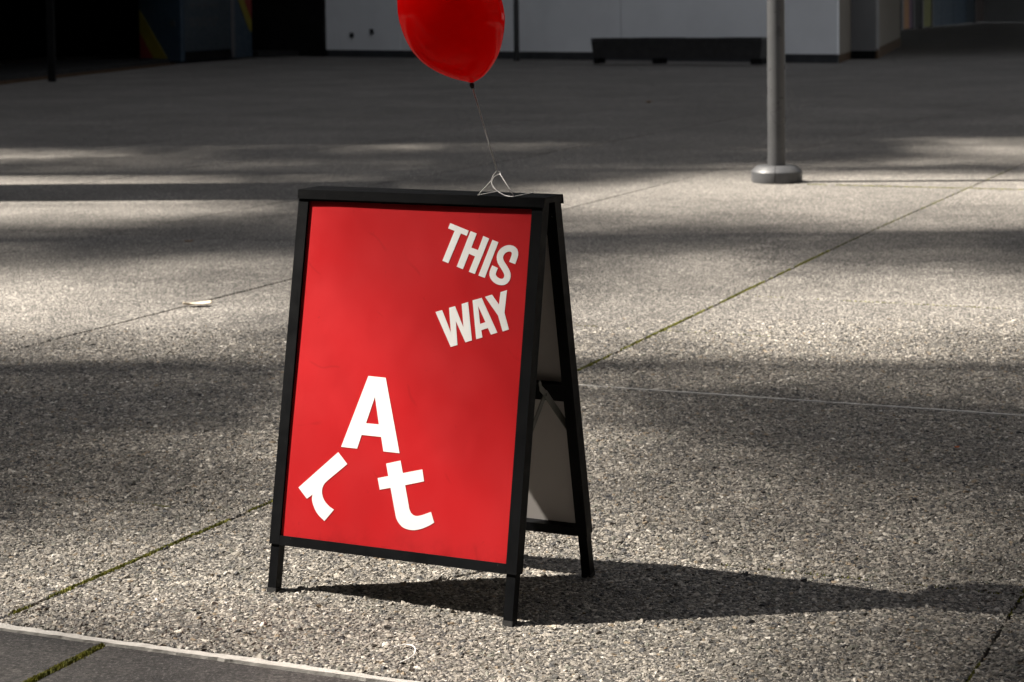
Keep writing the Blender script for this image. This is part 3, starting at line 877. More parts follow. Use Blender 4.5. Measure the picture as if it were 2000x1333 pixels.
LETTERS = {
    'T': [(0.0902,0.0632),(0.1405,0.0791),(0.1363,0.0913),(0.1203,0.0862),(0.0931,0.1571),(0.0771,0.1521),(0.1035,0.0809),(0.0856,0.0758)],
    'H': [(0.1455,0.0799),(0.1621,0.0849),(0.1507,0.1181),(0.1688,0.1233),(0.1798,0.0899),(0.1956,0.0952),(0.1653,0.1790),(0.1491,0.1745),(0.1622,0.1383),(0.1459,0.1327),(0.1329,0.1693),(0.1161,0.1641)],
    'I': [(0.2044,0.0979),(0.2205,0.1025),(0.1918,0.1867),(0.1749,0.1819)],
    'S': [(0.2678,0.1514),(0.2695,0.1465),(0.2711,0.1415),(0.2728,0.1360),(0.2739,0.1298),(0.2732,0.1233),(0.2703,0.1169),(0.2649,0.1120),(0.2583,0.1091),(0.2512,0.1082),(0.2441,0.1087),(0.2373,0.1108),(0.2311,0.1142),(0.2260,0.1188),(0.2221,0.1242),(0.2196,0.1302),(0.2187,0.1370),(0.2199,0.1440),(0.2227,0.1507),(0.2268,0.1564),(0.2310,0.1613),(0.2347,0.1660),(0.2381,0.1704),(0.2405,0.1741),(0.2418,0.1770),(0.2421,0.1795),(0.2418,0.1818),(0.2408,0.1840),(0.2396,0.1855),(0.2382,0.1862),(0.2363,0.1866),(0.2330,0.1864),(0.2292,0.1854),(0.2257,0.1837),(0.2227,0.1814),(0.2207,0.1791),(0.2198,0.1771),(0.2199,0.1750),(0.2207,0.1716),(0.2224,0.1673),(0.2245,0.1625),(0.2089,0.1568),(0.2067,0.1619),(0.2046,0.1673),(0.2033,0.1731),(0.2034,0.1798),(0.2063,0.1862),(0.2107,0.1915),(0.2164,0.1958),(0.2230,0.1991),(0.2303,0.2010),(0.2378,0.2014),(0.2448,0.1999),(0.2509,0.1965),(0.2553,0.1915),(0.2579,0.1858),(0.2587,0.1798),(0.2579,0.1735),(0.2554,0.1678),(0.2521,0.1627),(0.2483,0.1577),(0.2443,0.1527),(0.2404,0.1482),(0.2376,0.1443),(0.2360,0.1405),(0.2354,0.1370),(0.2358,0.1341),(0.2371,0.1311),(0.2391,0.1282),(0.2417,0.1259),(0.2447,0.1243),(0.2480,0.1233),(0.2512,0.1230),(0.2538,0.1233),(0.2556,0.1241),(0.2565,0.1248),(0.2571,0.1263),(0.2573,0.1289),(0.2566,0.1325),(0.2551,0.1372),(0.2536,0.1420),(0.2519,0.1467)],
    'W': [(0.0694,0.2724),(0.0864,0.2667),(0.1144,0.3170),(0.1045,0.2607),(0.1196,0.2559),(0.1464,0.3034),(0.1368,0.2499),(0.1533,0.2444),(0.1710,0.3320),(0.1546,0.3376),(0.1248,0.2898),(0.1342,0.3449),(0.1170,0.3506)],
    'A1': [(0.1646,0.2401),(0.1879,0.2329),(0.2353,0.3102),(0.2191,0.3158),(0.2101,0.3012),(0.1931,0.3072),(0.1978,0.3234),(0.1819,0.3286)],
    'A1h': [(0.1802,0.2519),(0.2026,0.2882),(0.1889,0.2930)],
    'Y': [(0.1962,0.2301),(0.2140,0.2242),(0.2340,0.2462),(0.2356,0.2172),(0.2518,0.2117),(0.2498,0.2637),(0.2644,0.3012),(0.2486,0.3068),(0.2339,0.2712)],
    'A2': [(-0.0969,0.4327),(-0.0497,0.4335),(0.0036,0.6046),(-0.0398,0.6043),(-0.0490,0.5714),(-0.1022,0.5713),(-0.1114,0.6041),(-0.1554,0.6038)],
    'A2h': [(-0.0744,0.4794),(-0.0578,0.5432),(-0.0930,0.5431)],
    'r': [(-0.1622,0.6168),(-0.2638,0.7091),(-0.2378,0.7331),(-0.2231,0.7215),(-0.2233,0.7247),(-0.2236,0.7279),(-0.2237,0.7312),(-0.2232,0.7347),(-0.2220,0.7386),(-0.2205,0.7427),(-0.2185,0.7469),(-0.2161,0.7510),(-0.2135,0.7551),(-0.2105,0.7591),(-0.2071,0.7630),(-0.2033,0.7667),(-0.1991,0.7702),(-0.1943,0.7735),(-0.1894,0.7766),(-0.1846,0.7799),(-0.1611,0.7512),(-0.1643,0.7498),(-0.1675,0.7484),(-0.1708,0.7469),(-0.1742,0.7450),(-0.1778,0.7425),(-0.1817,0.7397),(-0.1855,0.7366),(-0.1887,0.7332),(-0.1914,0.7294),(-0.1938,0.7253),(-0.1957,0.7210),(-0.1971,0.7171),(-0.1978,0.7135),(-0.1981,0.7102),(-0.1979,0.7070),(-0.1975,0.7039),(-0.1967,0.7010),(-0.1956,0.6983),(-0.1942,0.6957),(-0.1927,0.6933),(-0.1909,0.6910),(-0.1888,0.6890),(-0.1867,0.6870),(-0.1845,0.6849),(-0.1348,0.6423)],
    't': [(-0.0299,0.6318),(0.0078,0.6213),(0.0164,0.6495),(0.0671,0.6363),(0.0742,0.6630),(0.0249,0.6765),(0.0409,0.7292),(0.0423,0.7317),(0.0436,0.7342),(0.0451,0.7365),(0.0469,0.7386),(0.0491,0.7403),(0.0515,0.7417),(0.0542,0.7428),(0.0572,0.7434),(0.0603,0.7436),(0.0635,0.7433),(0.0673,0.7425),(0.0719,0.7412),(0.0777,0.7391),(0.0843,0.7364),(0.0913,0.7334),(0.0982,0.7305),(0.1087,0.7536),(0.1054,0.7557),(0.1023,0.7579),(0.0989,0.7601),(0.0951,0.7623),(0.0905,0.7647),(0.0853,0.7673),(0.0800,0.7697),(0.0747,0.7717),(0.0695,0.7734),(0.0643,0.7748),(0.0591,0.7759),(0.0538,0.7765),(0.0482,0.7766),(0.0425,0.7762),(0.0370,0.7754),(0.0322,0.7743),(0.0281,0.7728),(0.0246,0.7710),(0.0215,0.7689),(0.0186,0.7665),(0.0158,0.7639),(0.0132,0.7611),(0.0109,0.7579),(0.0088,0.7546),(0.0071,0.7509),(0.0057,0.7468),(0.0044,0.7426),(0.0030,0.7385),(-0.0131,0.6860),(-0.0415,0.6932),(-0.0496,0.6671),(-0.0216,0.6597)],
}

def letter(key, hole=None):
    cu = bpy.data.curves.new("letter", 'CURVE')
    cu.dimensions = '2D'
    cu.fill_mode = 'BOTH'
    for k in (key, hole):
        if not k: continue
        sp = cu.splines.new('POLY')
        pts = LETTERS[k]
        sp.points.add(len(pts) - 1)
        for p, (a, s) in zip(sp.points, pts):
            p.co = (a, -s, 0, 1)
        sp.use_cyclic_u = True
    tmp = bpy.data.objects.new("letter", cu)
    COL.objects.link(tmp)
    dg = bpy.context.evaluated_depsgraph_get()
    me = bpy.data.meshes.new_from_object(tmp.evaluated_get(dg))
    bpy.data.objects.remove(tmp)
    bpy.data.curves.remove(cu)
    bm = bmesh.new()
    bm.from_mesh(me)
    bpy.data.meshes.remove(me)
    bmesh.ops.remove_doubles(bm, verts=bm.verts, dist=1e-5)
    r = bmesh.ops.extrude_face_region(bm, geom=bm.faces[:])
    top = [v for v in r['geom'] if isinstance(v, bmesh.types.BMVert)]
    tops = set(top)
    for v in bm.verts:
        a, s = v.co.x, -v.co.y
        j = (a + 0.3018) / 0.6036
        d = 0.0050 + 0.0010 * math.sin(math.pi * j) + 0.0018 * math.exp(-((a + 0.31) / 0.06) ** 2) * math.exp(-(s - 0.05) / 0.3) + 0.0004 * math.sin(s * 9 + a * 4)
        v.co = fp(a, s, d - (0.0009 if v in tops else 0.0002), 1)
    return obj_bm("letter", bm, MAT['white_vinyl'], poster)
for k, h in (('T', None), ('H', None), ('I', None), ('S', None), ('W', None), ('A1', 'A1h'), ('Y', None), ('A2', 'A2h'), ('r', None), ('t', None)):
    letter(k, h)

# folded sheet cap over the top, with flanges down both leaves
bm = bmesh.new()
th = 0.002
zt = H + 0.0035
def cap_sec(o):   # outer section, o = inset
    yf = SEP + 0.004 - o
    return [(-(yf + 0.0205 * sa), H - 0.0185), (-yf, zt - o), (yf, zt - o), (yf + 0.0205 * sa, H - 0.0185)]
outer, inner_ = cap_sec(0.0), cap_sec(th)
for a0, a1 in ((-0.3312, 0.3350),):
    ro = [[bm.verts.new((a, y, z)) for y, z in outer] for a in (a0, a1)]
    ri = [[bm.verts.new((a, y, z)) for y, z in inner_] for a in (a0, a1)]
    for k in range(3):
        bm.faces.new((ro[0][k], ro[1][k], ro[1][k + 1], ro[0][k + 1]))
        bm.faces.new((ri[0][k], ri[0][k + 1], ri[1][k + 1], ri[1][k]))
        for e in (0, 1):
            bm.faces.new((ro[e][k], ro[e][k + 1], ri[e][k + 1], ri[e][k]))
    for k in (0, 3):
        bm.faces.new((ro[0][k], ri[0][k], ri[1][k], ro[1][k]))
cap = obj_bm("cap", bm, MAT['black_shaded'], sg, bevel=0.0006, seg=1)
bm = bmesh.new()
add_hexa(bm, [(0.3325, -SEP - 0.001, zt - 0.012), (0.3345, -SEP - 0.001, zt - 0.012), (0.3345, SEP, zt - 0.017), (0.3325, SEP, zt - 0.017),
              (0.3325, -SEP, zt - 0.0022), (0.3345, -SEP, zt - 0.0022), (0.3345, SEP, zt - 0.0022), (0.3325, SEP, zt - 0.0022)])
obj_bm("end_flap", bm, MAT['black'], cap)

# folding spreader on each side: two flat bars on a pivot
def bar(bm, P, Q, w, x0, x1, hook=False):
    P, Q = Vector(P), Vector(Q)
    d = (Q - P).normalized(); n = Vector((-d.y, d.x)) * w / 2
    pts = []
    for k in range(7):
        a = -math.pi / 2 + math.pi * k / 6
        pts.append(Q + d * (w / 2) * math.cos(a) + n * math.sin(a))
    for k in range(7):
        a = math.pi / 2 + math.pi * k / 6
        pts.append(P + d * (w / 2) * math.cos(a) + n * math.sin(a))
    b = [bm.verts.new((x0, p.x, p.y)) for p in pts]
    t = [bm.verts.new((x1, p.x, p.y)) for p in pts]
    bm.faces.new(t); bm.faces.new(b[::-1])
    m = len(pts)
    for i in range(m):
        bm.faces.new((b[i], b[(i + 1) % m], t[(i + 1) % m], t[i]))
for q in (-1, 1):
    x = 0.292 * q
    bm = bmesh.new(); bar(bm, (0.0315, 0.4795), (0.163, 0.367), 0.018, x, x + 0.002)
    bar(bm, (0.0005, 0.5115), (0.006, 0.4935), 0.010, x, x + 0.002); bar(bm, (0.006, 0.497), (0.034, 0.477), 0.0145, x, x + 0.0019)
    arm = obj_bm("spreader_bar", bm, MAT['steel'], sg)
    bm = bmesh.new(); bar(bm, (0.034, 0.4775), (-0.115, 0.334), 0.015, x - 0.0028 , x - 0.0008)
    obj_bm("spreader_bar", bm, MAT['steel'], sg)
    bm = bmesh.new()
    for kk in range(1):
        add_tube(bm, [(x - 0.004, 0.034, 0.4775), (x + 0.0045, 0.034, 0.4775)], 0.0045, 12)
    obj_bm("rivet", bm, MAT['steel'], arm)

# ------------------------------------------------------------------ balloon with its string
BY = 4.70
bo = empty("balloon", (-0.092, BY, 1.2065))
tag(bo, "glossy red balloon floating above the sign on a white string", "balloon")
lev = [(1.5405, -0.1606, 0.0), (1.539, -0.1604, 0.018), (1.533, -0.1598, 0.036), (1.520, -0.1585, 0.057), (1.500, -0.1565, 0.076), (1.474, -0.153, 0.096), (1.440, -0.1475, 0.1135),
       (1.4047, -0.1412, 0.1222), (1.369, -0.1372, 0.1245), (1.343, -0.1345, 0.1212), (1.312, -0.1315, 0.1132), (1.283, -0.1270, 0.1012),
       (1.262, -0.1228, 0.0868), (1.2445, -0.1170, 0.0690), (1.2275, -0.1075, 0.0450), (1.2195, -0.1015, 0.0270), (1.2150, -0.0960, 0.0125), (1.2125, -0.0928, 0.0060)]
bm = bmesh.new()
rings = []
NB = 64
for z, x, r in lev[1:]:
    rings.append([bm.verts.new((x + 0.092 + r * math.cos(2 * math.pi * k / NB), r * math.sin(2 * math.pi * k / NB), z - 1.2065)) for k in range(NB)])
for A, B in zip(rings, rings[1:]):
    for k in range(NB):
        bm.faces.new((A[k], B[k], B[(k + 1) % NB], A[(k + 1) % NB]))
tv = bm.verts.new((-0.0684, 0, 1.5405 - 1.2065))
for k in range(NB):
    bm.faces.new((tv, rings[0][k], rings[0][(k + 1) % NB]))
bod = obj_bm("envelope", bm, MAT['balloon'], bo, True)
ss = bod.modifiers.new("smooth", 'SUBSURF'); ss.levels = 1; ss.render_levels = 2
bm = bmesh.new()
for px, pz, r in ((0.0, 0.0, 0.0062), (0.0012, -0.0035, 0.0048)):
    add_lathe(bm, [(0.0, 0.0055 + pz), (r * 0.75, 0.0045 + pz), (r, 0.0 + pz), (r * 0.8, -0.004 + pz), (0.0, -0.0055 + pz)], 14, px, 0)
obj_bm("knot", bm, MAT['rubber'], bo, True)
bm = bmesh.new()
def st(pts, r=0.00105):
    add_tube(bm, [Vector(p) - Vector((-0.092, BY, 1.2065)) for p in pts], r, 6)
zc = H + 0.0045
K0 = Vector((-0.0359, 4.690, 1.0069))
def cp(a, y): # point on the cap top, sign frame -> world
    return sg_mat @ Vector((a, y, zc))
sg_mat = Matrix.Translation((-0.204506, 4.803228, 0)) @ Matrix.Rotation(-YAW, 4, 'Z')
yf = -SEP - 0.0045
e1, e2 = cp(0.163, yf), cp(0.2575, yf)
st([(-0.0917, BY, 1.204), (-0.078, 4.697, 1.158), (-0.058, 4.693, 1.085), K0], 0.0016)
st(spline([K0, (-0.0282, 4.688, 1.0030), (-0.030, 4.688, 0.9990), (-0.0420, 4.686, 0.9935), (-0.0470, 4.684, 0.9860), (-0.0475, 4.682, 0.9760), (-0.036, 4.672, 0.9610), (-0.014, 4.658, 0.9500), tuple(e2)], 5), 0.00105)
st(spline([K0, (-0.0435, 4.688, 0.9990), (-0.0488, 4.686, 0.9880), (-0.0492, 4.684, 0.9770), (-0.041, 4.675, 0.9650), (-0.022, 4.664, 0.9530), (-0.006, 4.655, 0.9495)], 5), 0.00105)
st([(-0.0490, 4.686, 0.9850), tuple(e1)])
st([(-0.0300, 4.688, 1.0005), tuple(e2)])
for a, e in ((0.163, e1), (0.2575, e2)):   # round the cap and back under it
    b = cp(a, SEP + 0.0045)
    st([tuple(e), tuple(b), (b.x + 0.003, b.y + 0.006, b.z - 0.022)])
obj_bm("string", bm, MAT['string'], bo, True)

# ------------------------------------------------------------------ litter
def curled_leaf(name, loc, rz, L, W, lift, mat, label, cat, twist=0.0):
    bm = bmesh.new()
    n, m = 14, 5
    rows = []
    for i in range(n + 1):
        t = i / n
        w = W * (math.sin(math.pi * min(1, t * 0.96 + 0.03)) ** 0.7) * 0.5
        z0 = lift * (0.25 + 0.5 * abs(2 * t - 1) ** 1.5)
        rows.append([bm.verts.new((L * (t - 0.5), w * (2 * j / m - 1), 0.002 + z0 + lift * 0.8 * (2 * j / m - 1) ** 2 + twist * (t - 0.5) * (2 * j / m - 1))) for j in range(m + 1)])
    for a, b in zip(rows, rows[1:]):
        for j in range(m):
            bm.faces.new((a[j], a[j + 1], b[j + 1], b[j]))
    o = obj_bm(name, bm, MAT[mat], None, True)
    sd = o.modifiers.new("thick", 'SOLIDIFY'); sd.thickness = 0.0006
    o.location = loc; o.rotation_euler = (0, 0, rz)
    tag(o, label, cat)
    return o
curled_leaf("dry_leaf", (-1.485, 9.42, 0.003), 0.22, 0.135, 0.062, 0.010, 'dry_leaf', "bleached curled leaf lying across a joint left of the sign", "leaf", 0.01)
curled_leaf("dry_leaf", (-1.94, 12.03, 0.002), 0.5, 0.055, 0.03, 0.006, 'brown_leaf', "small brown leaf in the shade left of the sign top", "leaf")
curled_leaf("dry_leaf", (1.92, 28.35, 0.0), 1.0, 0.10, 0.10, 0.02, 'brown_leaf', "dark leaf far back on the shaded plaza between balloon and pole", "leaf")
curled_leaf("petal", (1.365, 6.19, 0.004), 0.3, 0.017, 0.014, 0.004, 'petal', "tiny orange petal on the slabs right of the sign", "petal")
curled_leaf("petal", (2.93, 11.35, 0.003), 0.9, 0.03, 0.02, 0.004, 'moss', "tiny green leaf scrap near the right edge of the plaza", "leaf")
curled_leaf("leaf_scrap", (0.075, 4.43, 0.004), 0.1, 0.022, 0.012, 0.003, 'dry_leaf', "pale scrap beside the front right foot of the sign", "leaf")
bm = bmesh.new()
add_tube(bm, spline([(-0.268, 4.305, 0.007), (-0.245, 4.318, 0.008), (-0.226, 4.300, 0.009), (-0.222, 4.262, 0.008), (-0.232, 4.228, 0.007), (-0.250, 4.205, 0.006)], 6), 0.0013, 6)
tag(obj_bm("string_scrap", bm, MAT['string'], None, True), "short curved scrap of white string on the pebbles before the sign", "string")

# ------------------------------------------------------------------ what stands to the left, outside the picture, and shades the plaza
py = empty("concrete_pylon", (-8.6, 15.80, 0))
tag(py, "broad pale concrete pylon standing left of the plaza", "pylon")
bm = bmesh.new(); add_box(bm, -0.25, 0.25, -0.72, 0.72, 0.0, 8.1); obj_bm("shaft", bm, MAT['pylon'], py, bevel=0.02)
bm = bmesh.new(); add_box(bm, -0.32, 0.32, -0.76, 0.76, 8.1, 8.2); obj_bm("coping", bm, MAT['pylon'], py, bevel=0.01)

# added unseen blocks behind and to the right, there to hold back skylight
cb = empty("sky_blocker_behind", (0, -6, 0))
tag(cb, "added unseen dark brick block with a deep roof behind the camera, holding back skylight", "building")
bm = bmesh.new(); add_box(bm, -45, 45, -3.0, 9.3, 3.5, 4.0); obj_bm("canopy", bm, MAT['dark_brick'], cb)
bm = bmesh.new(); add_box(bm, -45, 45, -14.0, -3.0, -0.05, 9.0); obj_bm("wall", bm, MAT['dark_brick'], cb)
for x in (-24, -12, 12, 24):
    bm = bmesh.new(); add_box(bm, x - 0.25, x + 0.25, 6.9, 7.4, -0.05, 3.49); obj_bm("support_post", bm, MAT['dark_brick'], cb, bevel=0.02)
gt = empty("sky_blocker_right", (20, 10, 0))  # added out of view to block sky light from the right
tag(gt, "added unseen dark glass block on the right, cutting skylight over the plaza", "building")
bm = bmesh.new(); add_box(bm, 0, 18, -22, 19, -0.05, 34.0); obj_bm("wall", bm, MAT['brown_glass'], gt)
for z in range(4, 34, 4):
    bm = bmesh.new(); add_box(bm, -0.12, 0.0, -22, 19, z - 0.2, z + 0.2); obj_bm("floor_band", bm, MAT['brown'], gt)

wk = empty("sky_blocker_left", (-46, 0, 0))  # added out of view to block low sky light from the left
tag(wk, "added unseen dark brick block beyond the trees, cutting the low western sky", "building")
bm = bmesh.new(); add_box(bm, -16, 0, -24, 22.5, -0.05, 38.0); obj_bm("wall", bm, MAT['dark_brick'], wk)
for z in range(4, 38, 4):
    bm = bmesh.new(); add_box(bm, 0.0, 0.12, -24, 22.5, z - 0.2, z + 0.2); obj_bm("floor_band", bm, MAT['brown'], wk)

LEAF_SHADE = [  # leaf depth worked back from the shade wanted on the ground
    (15, 15, 15, 15, 15, 15, 15, 15, 15, 15, 15, 15, 15, 15, 15, 13, 12, 32, 87, 87, 87, 87, 87, 87, 87, 87, 87, 87, 87, 87, 87, 87, 87),
    (15, 15, 15, 15, 15, 15, 15, 15, 15, 15, 15, 15, 15, 15, 15, 13, 12, 28, 87, 87, 87, 87, 87, 87, 87, 87, 87, 87, 87, 87, 87, 87, 87),
    (15, 15, 15, 15, 15, 15, 15, 15, 15, 15, 15, 15, 15, 15, 15, 13, 12, 26, 87, 87, 87, 87, 87, 87, 87, 87, 87, 87, 87, 87, 87, 87, 87),
    (15, 15, 15, 15, 15, 15, 15, 15, 15, 15, 15, 15, 15, 15, 15, 12, 12, 24, 76, 87, 87, 87, 87, 87, 87, 87, 87, 87, 87, 87, 87, 87, 87),
    (16, 16, 16, 16, 16, 16, 16, 16, 16, 16, 16, 16, 16, 16, 15, 12, 10, 16, 49, 75, 75, 75, 75, 75, 75, 75, 75, 75, 75, 75, 75, 75, 75),
    (19, 19, 19, 19, 19, 19, 19, 19, 19, 19, 19, 19, 19, 19, 15, 11, 10, 16, 37, 60, 60, 60, 60, 60, 60, 60, 60, 60, 60, 60, 60, 60, 60),
    (25, 25, 25, 25, 25, 25, 25, 25, 25, 25, 25, 25, 25, 25, 17, 13, 13, 21, 35, 56, 56, 56, 56, 56, 56, 56, 56, 56, 56, 56, 56, 56, 56),
    (38, 41, 40, 39, 38, 39, 40, 38, 39, 41, 38, 38, 41, 39, 31, 19, 18, 28, 37, 64, 65, 66, 65, 66, 66, 63, 63, 64, 65, 68, 65, 63, 66),
    (60, 64, 60, 52, 43, 48, 58, 53, 56, 61, 48, 47, 60, 52, 42, 23, 23, 33, 48, 72, 76, 80, 72, 72, 75, 71, 74, 75, 74, 80, 74, 66, 77),
    (92, 85, 72, 68, 54, 53, 72, 70, 71, 79, 64, 61, 77, 64, 42, 15, 18, 33, 64, 87, 92, 100, 89, 87, 100, 105, 105, 105, 99, 97, 95, 89, 97),
    (99, 89, 65, 76, 79, 69, 78, 82, 85, 96, 84, 81, 95, 75, 38, 10, 13, 36, 74, 90, 79, 89, 104, 105, 105, 105, 105, 105, 105, 104, 105, 105, 105),
    (89, 96, 68, 84, 105, 105, 103, 105, 105, 105, 104, 105, 105, 105, 70, 15, 22, 52, 72, 70, 47, 49, 79, 92, 95, 99, 83, 75, 85, 71, 70, 98, 89),
    (67, 90, 71, 69, 103, 105, 95, 88, 98, 84, 71, 86, 98, 105, 83, 22, 34, 58, 47, 50, 38, 25, 47, 62, 57, 62, 44, 31, 51, 40, 24, 54, 58),
    (43, 71, 70, 55, 70, 79, 64, 45, 57, 44, 31, 53, 63, 66, 54, 17, 25, 33, 23, 30, 37, 18, 24, 32, 26, 33, 26, 14, 30, 29, 14, 25, 34),
    (21, 41, 53, 44, 39, 49, 31, 17, 30, 27, 20, 37, 40, 35, 29, 11, 15, 18, 11, 12, 24, 13, 12, 15, 11, 14, 14, 8, 15, 22, 12, 14, 18),
    (10, 13, 25, 22, 13, 15, 12, 9, 17, 18, 13, 20, 22, 21, 24, 12, 12, 12, 6, 4, 11, 10, 8, 9, 6, 7, 8, 5, 8, 13, 10, 10, 11),
    (8, 6, 9, 9, 6, 6, 7, 6, 11, 11, 7, 9, 12, 14, 24, 16, 11, 9, 3, 1, 4, 4, 3, 4, 2, 2, 3, 3, 3, 4, 3, 3, 3),
    (3, 2, 2, 2, 2, 2, 2, 2, 3, 3, 2, 2, 4, 7, 16, 18, 9, 6, 2, 1, 2, 3, 2, 2, 2, 2, 3, 3, 2, 2, 2, 2, 2),
    (1, 0, 0, 0, 0, 0, 0, 0, 0, 0, 0, 0, 3, 6, 13, 17, 9, 7, 5, 4, 5, 6, 5, 5, 6, 7, 9, 10, 8, 6, 5, 6, 6),
    (1, 1, 1, 1, 2, 2, 1, 1, 1, 1, 1, 1, 5, 9, 14, 20, 13, 9, 9, 8, 8, 9, 9, 10, 14, 17, 16, 20, 19, 13, 13, 16, 16),
    (2, 3, 2, 2, 3, 3, 2, 2, 2, 2, 2, 3, 9, 14, 18, 30, 28, 12, 10, 12, 11, 14, 20, 19, 24, 27, 17, 20, 28, 23, 26, 33, 27),
    (7, 9, 9, 7, 8, 9, 8, 7, 8, 8, 7, 8, 13, 21, 23, 39, 43, 19, 12, 20, 20, 28, 47, 38, 36, 42, 21, 19, 38, 33, 36, 44, 35),
    (20, 19, 21, 15, 17, 22, 20, 24, 27, 21, 17, 15, 16, 21, 21, 31, 45, 24, 14, 24, 28, 36, 61, 46, 34, 49, 33, 24, 41, 33, 32, 44, 35),
    (27, 20, 24, 20, 25, 32, 25, 36, 47, 35, 32, 30, 19, 22, 22, 23, 42, 33, 18, 33, 37, 41, 72, 60, 36, 56, 52, 39, 53, 43, 41, 64, 55),
    (25, 20, 27, 27, 38, 42, 20, 30, 54, 40, 42, 56, 38, 41, 55, 50, 56, 50, 35, 45, 46, 49, 85, 81, 48, 57, 60, 48, 62, 55, 53, 80, 77),
    (49, 56, 63, 52, 66, 72, 30, 30, 66, 46, 46, 82, 78, 84, 105, 105, 76, 61, 46, 49, 45, 44, 81, 84, 53, 46, 51, 46, 56, 52, 41, 65, 72),
    (101, 105, 105, 81, 87, 105, 67, 46, 82, 62, 48, 96, 103, 94, 105, 105, 70, 48, 45, 46, 36, 30, 54, 70, 52, 45, 55, 58, 62, 54, 33, 38, 59),
    (88, 88, 88, 60, 55, 82, 64, 37, 60, 52, 40, 82, 100, 78, 82, 82, 48, 31, 35, 33, 20, 12, 12, 19, 23, 24, 32, 38, 36, 33, 22, 16, 27),
    (63, 61, 63, 42, 32, 53, 50, 32, 45, 53, 49, 72, 87, 65, 43, 46, 32, 21, 23, 19, 10, 7, 8, 9, 14, 15, 17, 20, 18, 20, 20, 13, 16),
    (12, 11, 13, 13, 11, 12, 14, 13, 15, 19, 22, 33, 58, 52, 36, 38, 33, 20, 17, 12, 6, 6, 7, 7, 10, 9, 8, 9, 8, 9, 12, 9, 8),
    (5, 4, 4, 6, 6, 5, 6, 8, 7, 7, 10, 14, 30, 44, 30, 40, 30, 13, 10, 7, 3, 3, 5, 5, 6, 5, 4, 4, 4, 4, 5, 5, 4),
    (2, 2, 2, 2, 3, 3, 3, 4, 4, 3, 5, 7, 16, 38, 37, 39, 22, 8, 6, 4, 1, 1, 2, 2, 3, 3, 2, 2, 2, 1, 2, 2, 2),
    (1, 1, 1, 1, 2, 1, 1, 2, 2, 1, 3, 5, 16, 40, 44, 35, 16, 5, 4, 2, 1, 0, 1, 1, 1, 1, 1, 1, 1, 1, 1, 1, 1),
    (0, 0, 0, 0, 0, 0, 0, 0, 0, 0, 1, 5, 20, 46, 55, 36, 15, 4, 3, 1, 0, 0, 0, 0, 0, 0, 0, 0, 0, 0, 0, 0, 0),
    (0, 0, 0, 0, 0, 0, 0, 0, 0, 0, 1, 6, 22, 45, 61, 39, 17, 6, 2, 0, 0, 0, 0, 0, 0, 0, 0, 0, 0, 0, 0, 0, 0),
    (0, 0, 0, 0, 0, 0, 0, 0, 0, 1, 1, 6, 19, 37, 57, 48, 30, 13, 4, 0, 0, 0, 1, 2, 2, 2, 2, 2, 2, 3, 2, 2, 2),
    (0, 0, 0, 0, 0, 0, 0, 0, 0, 1, 2, 6, 19, 30, 53, 56, 40, 28, 9, 3, 2, 1, 1, 3, 5, 5, 6, 5, 4, 7, 7, 6, 7),
    (0, 0, 0, 0, 0, 0, 0, 0, 0, 2, 4, 10, 29, 32, 57, 79, 66, 66, 23, 8, 6, 5, 4, 7, 10, 9, 14, 14, 9, 14, 19, 16, 17),
    (2, 1, 1, 2, 2, 1, 1, 1, 2, 6, 9, 19, 47, 42, 71, 105, 92, 83, 46, 16, 11, 13, 13, 21, 33, 24, 34, 41, 24, 34, 50, 43, 40),
    (6, 6, 5, 6, 6, 4, 3, 4, 6, 13, 19, 32, 65, 56, 82, 105, 105, 69, 63, 33, 16, 28, 31, 37, 43, 27, 30, 44, 29, 29, 41, 31, 28),
    (13, 14, 11, 10, 12, 9, 8, 10, 16, 27, 38, 43, 73, 67, 79, 105, 105, 60, 49, 38, 23, 28, 30, 28, 34, 25, 27, 41, 32, 22, 24, 17, 20),
    (23, 33, 18, 12, 18, 17, 21, 28, 34, 56, 63, 51, 76, 71, 58, 105, 105, 60, 62, 71, 38, 38, 33, 18, 22, 21, 23, 31, 24, 15, 14, 12, 19),
    (31, 44, 31, 25, 43, 45, 53, 64, 48, 53, 60, 45, 64, 66, 55, 91, 105, 82, 99, 105, 88, 71, 61, 26, 20, 18, 18, 17, 14, 12, 13, 14, 19),
    (26, 28, 34, 42, 66, 61, 57, 65, 42, 34, 48, 42, 54, 67, 56, 88, 105, 105, 105, 105, 105, 96, 94, 53, 24, 16, 14, 10, 9, 10, 13, 16, 17),
    (32, 37, 46, 61, 81, 73, 60, 69, 54, 34, 48, 57, 63, 77, 86, 102, 105, 105, 105, 105, 101, 100, 105, 73, 26, 14, 13, 9, 8, 11, 13, 16, 16),
    (54, 53, 47, 50, 67, 60, 38, 46, 50, 37, 52, 82, 84, 85, 103, 105, 105, 105, 105, 100, 83, 74, 102, 77, 24, 13, 15, 12, 10, 12, 11, 14, 16),
    (48, 47, 36, 28, 32, 29, 14, 16, 32, 40, 58, 105, 105, 79, 89, 99, 85, 100, 105, 105, 86, 60, 75, 78, 26, 13, 18, 16, 13, 15, 10, 10, 15),
    (29, 33, 30, 22, 19, 19, 11, 12, 25, 51, 65, 105, 102, 51, 43, 66, 53, 76, 105, 105, 100, 75, 73, 95, 39, 17, 22, 22, 19, 25, 15, 10, 16),
    (12, 17, 20, 19, 14, 16, 17, 16, 36, 68, 66, 105, 90, 38, 25, 53, 42, 56, 100, 95, 100, 93, 79, 105, 49, 20, 25, 27, 25, 38, 28, 13, 21),
    (11, 11, 15, 19, 14, 17, 29, 39, 54, 75, 58, 76, 76, 37, 24, 51, 43, 47, 93, 85, 95, 104, 81, 87, 47, 22, 30, 35, 30, 47, 43, 21, 29),
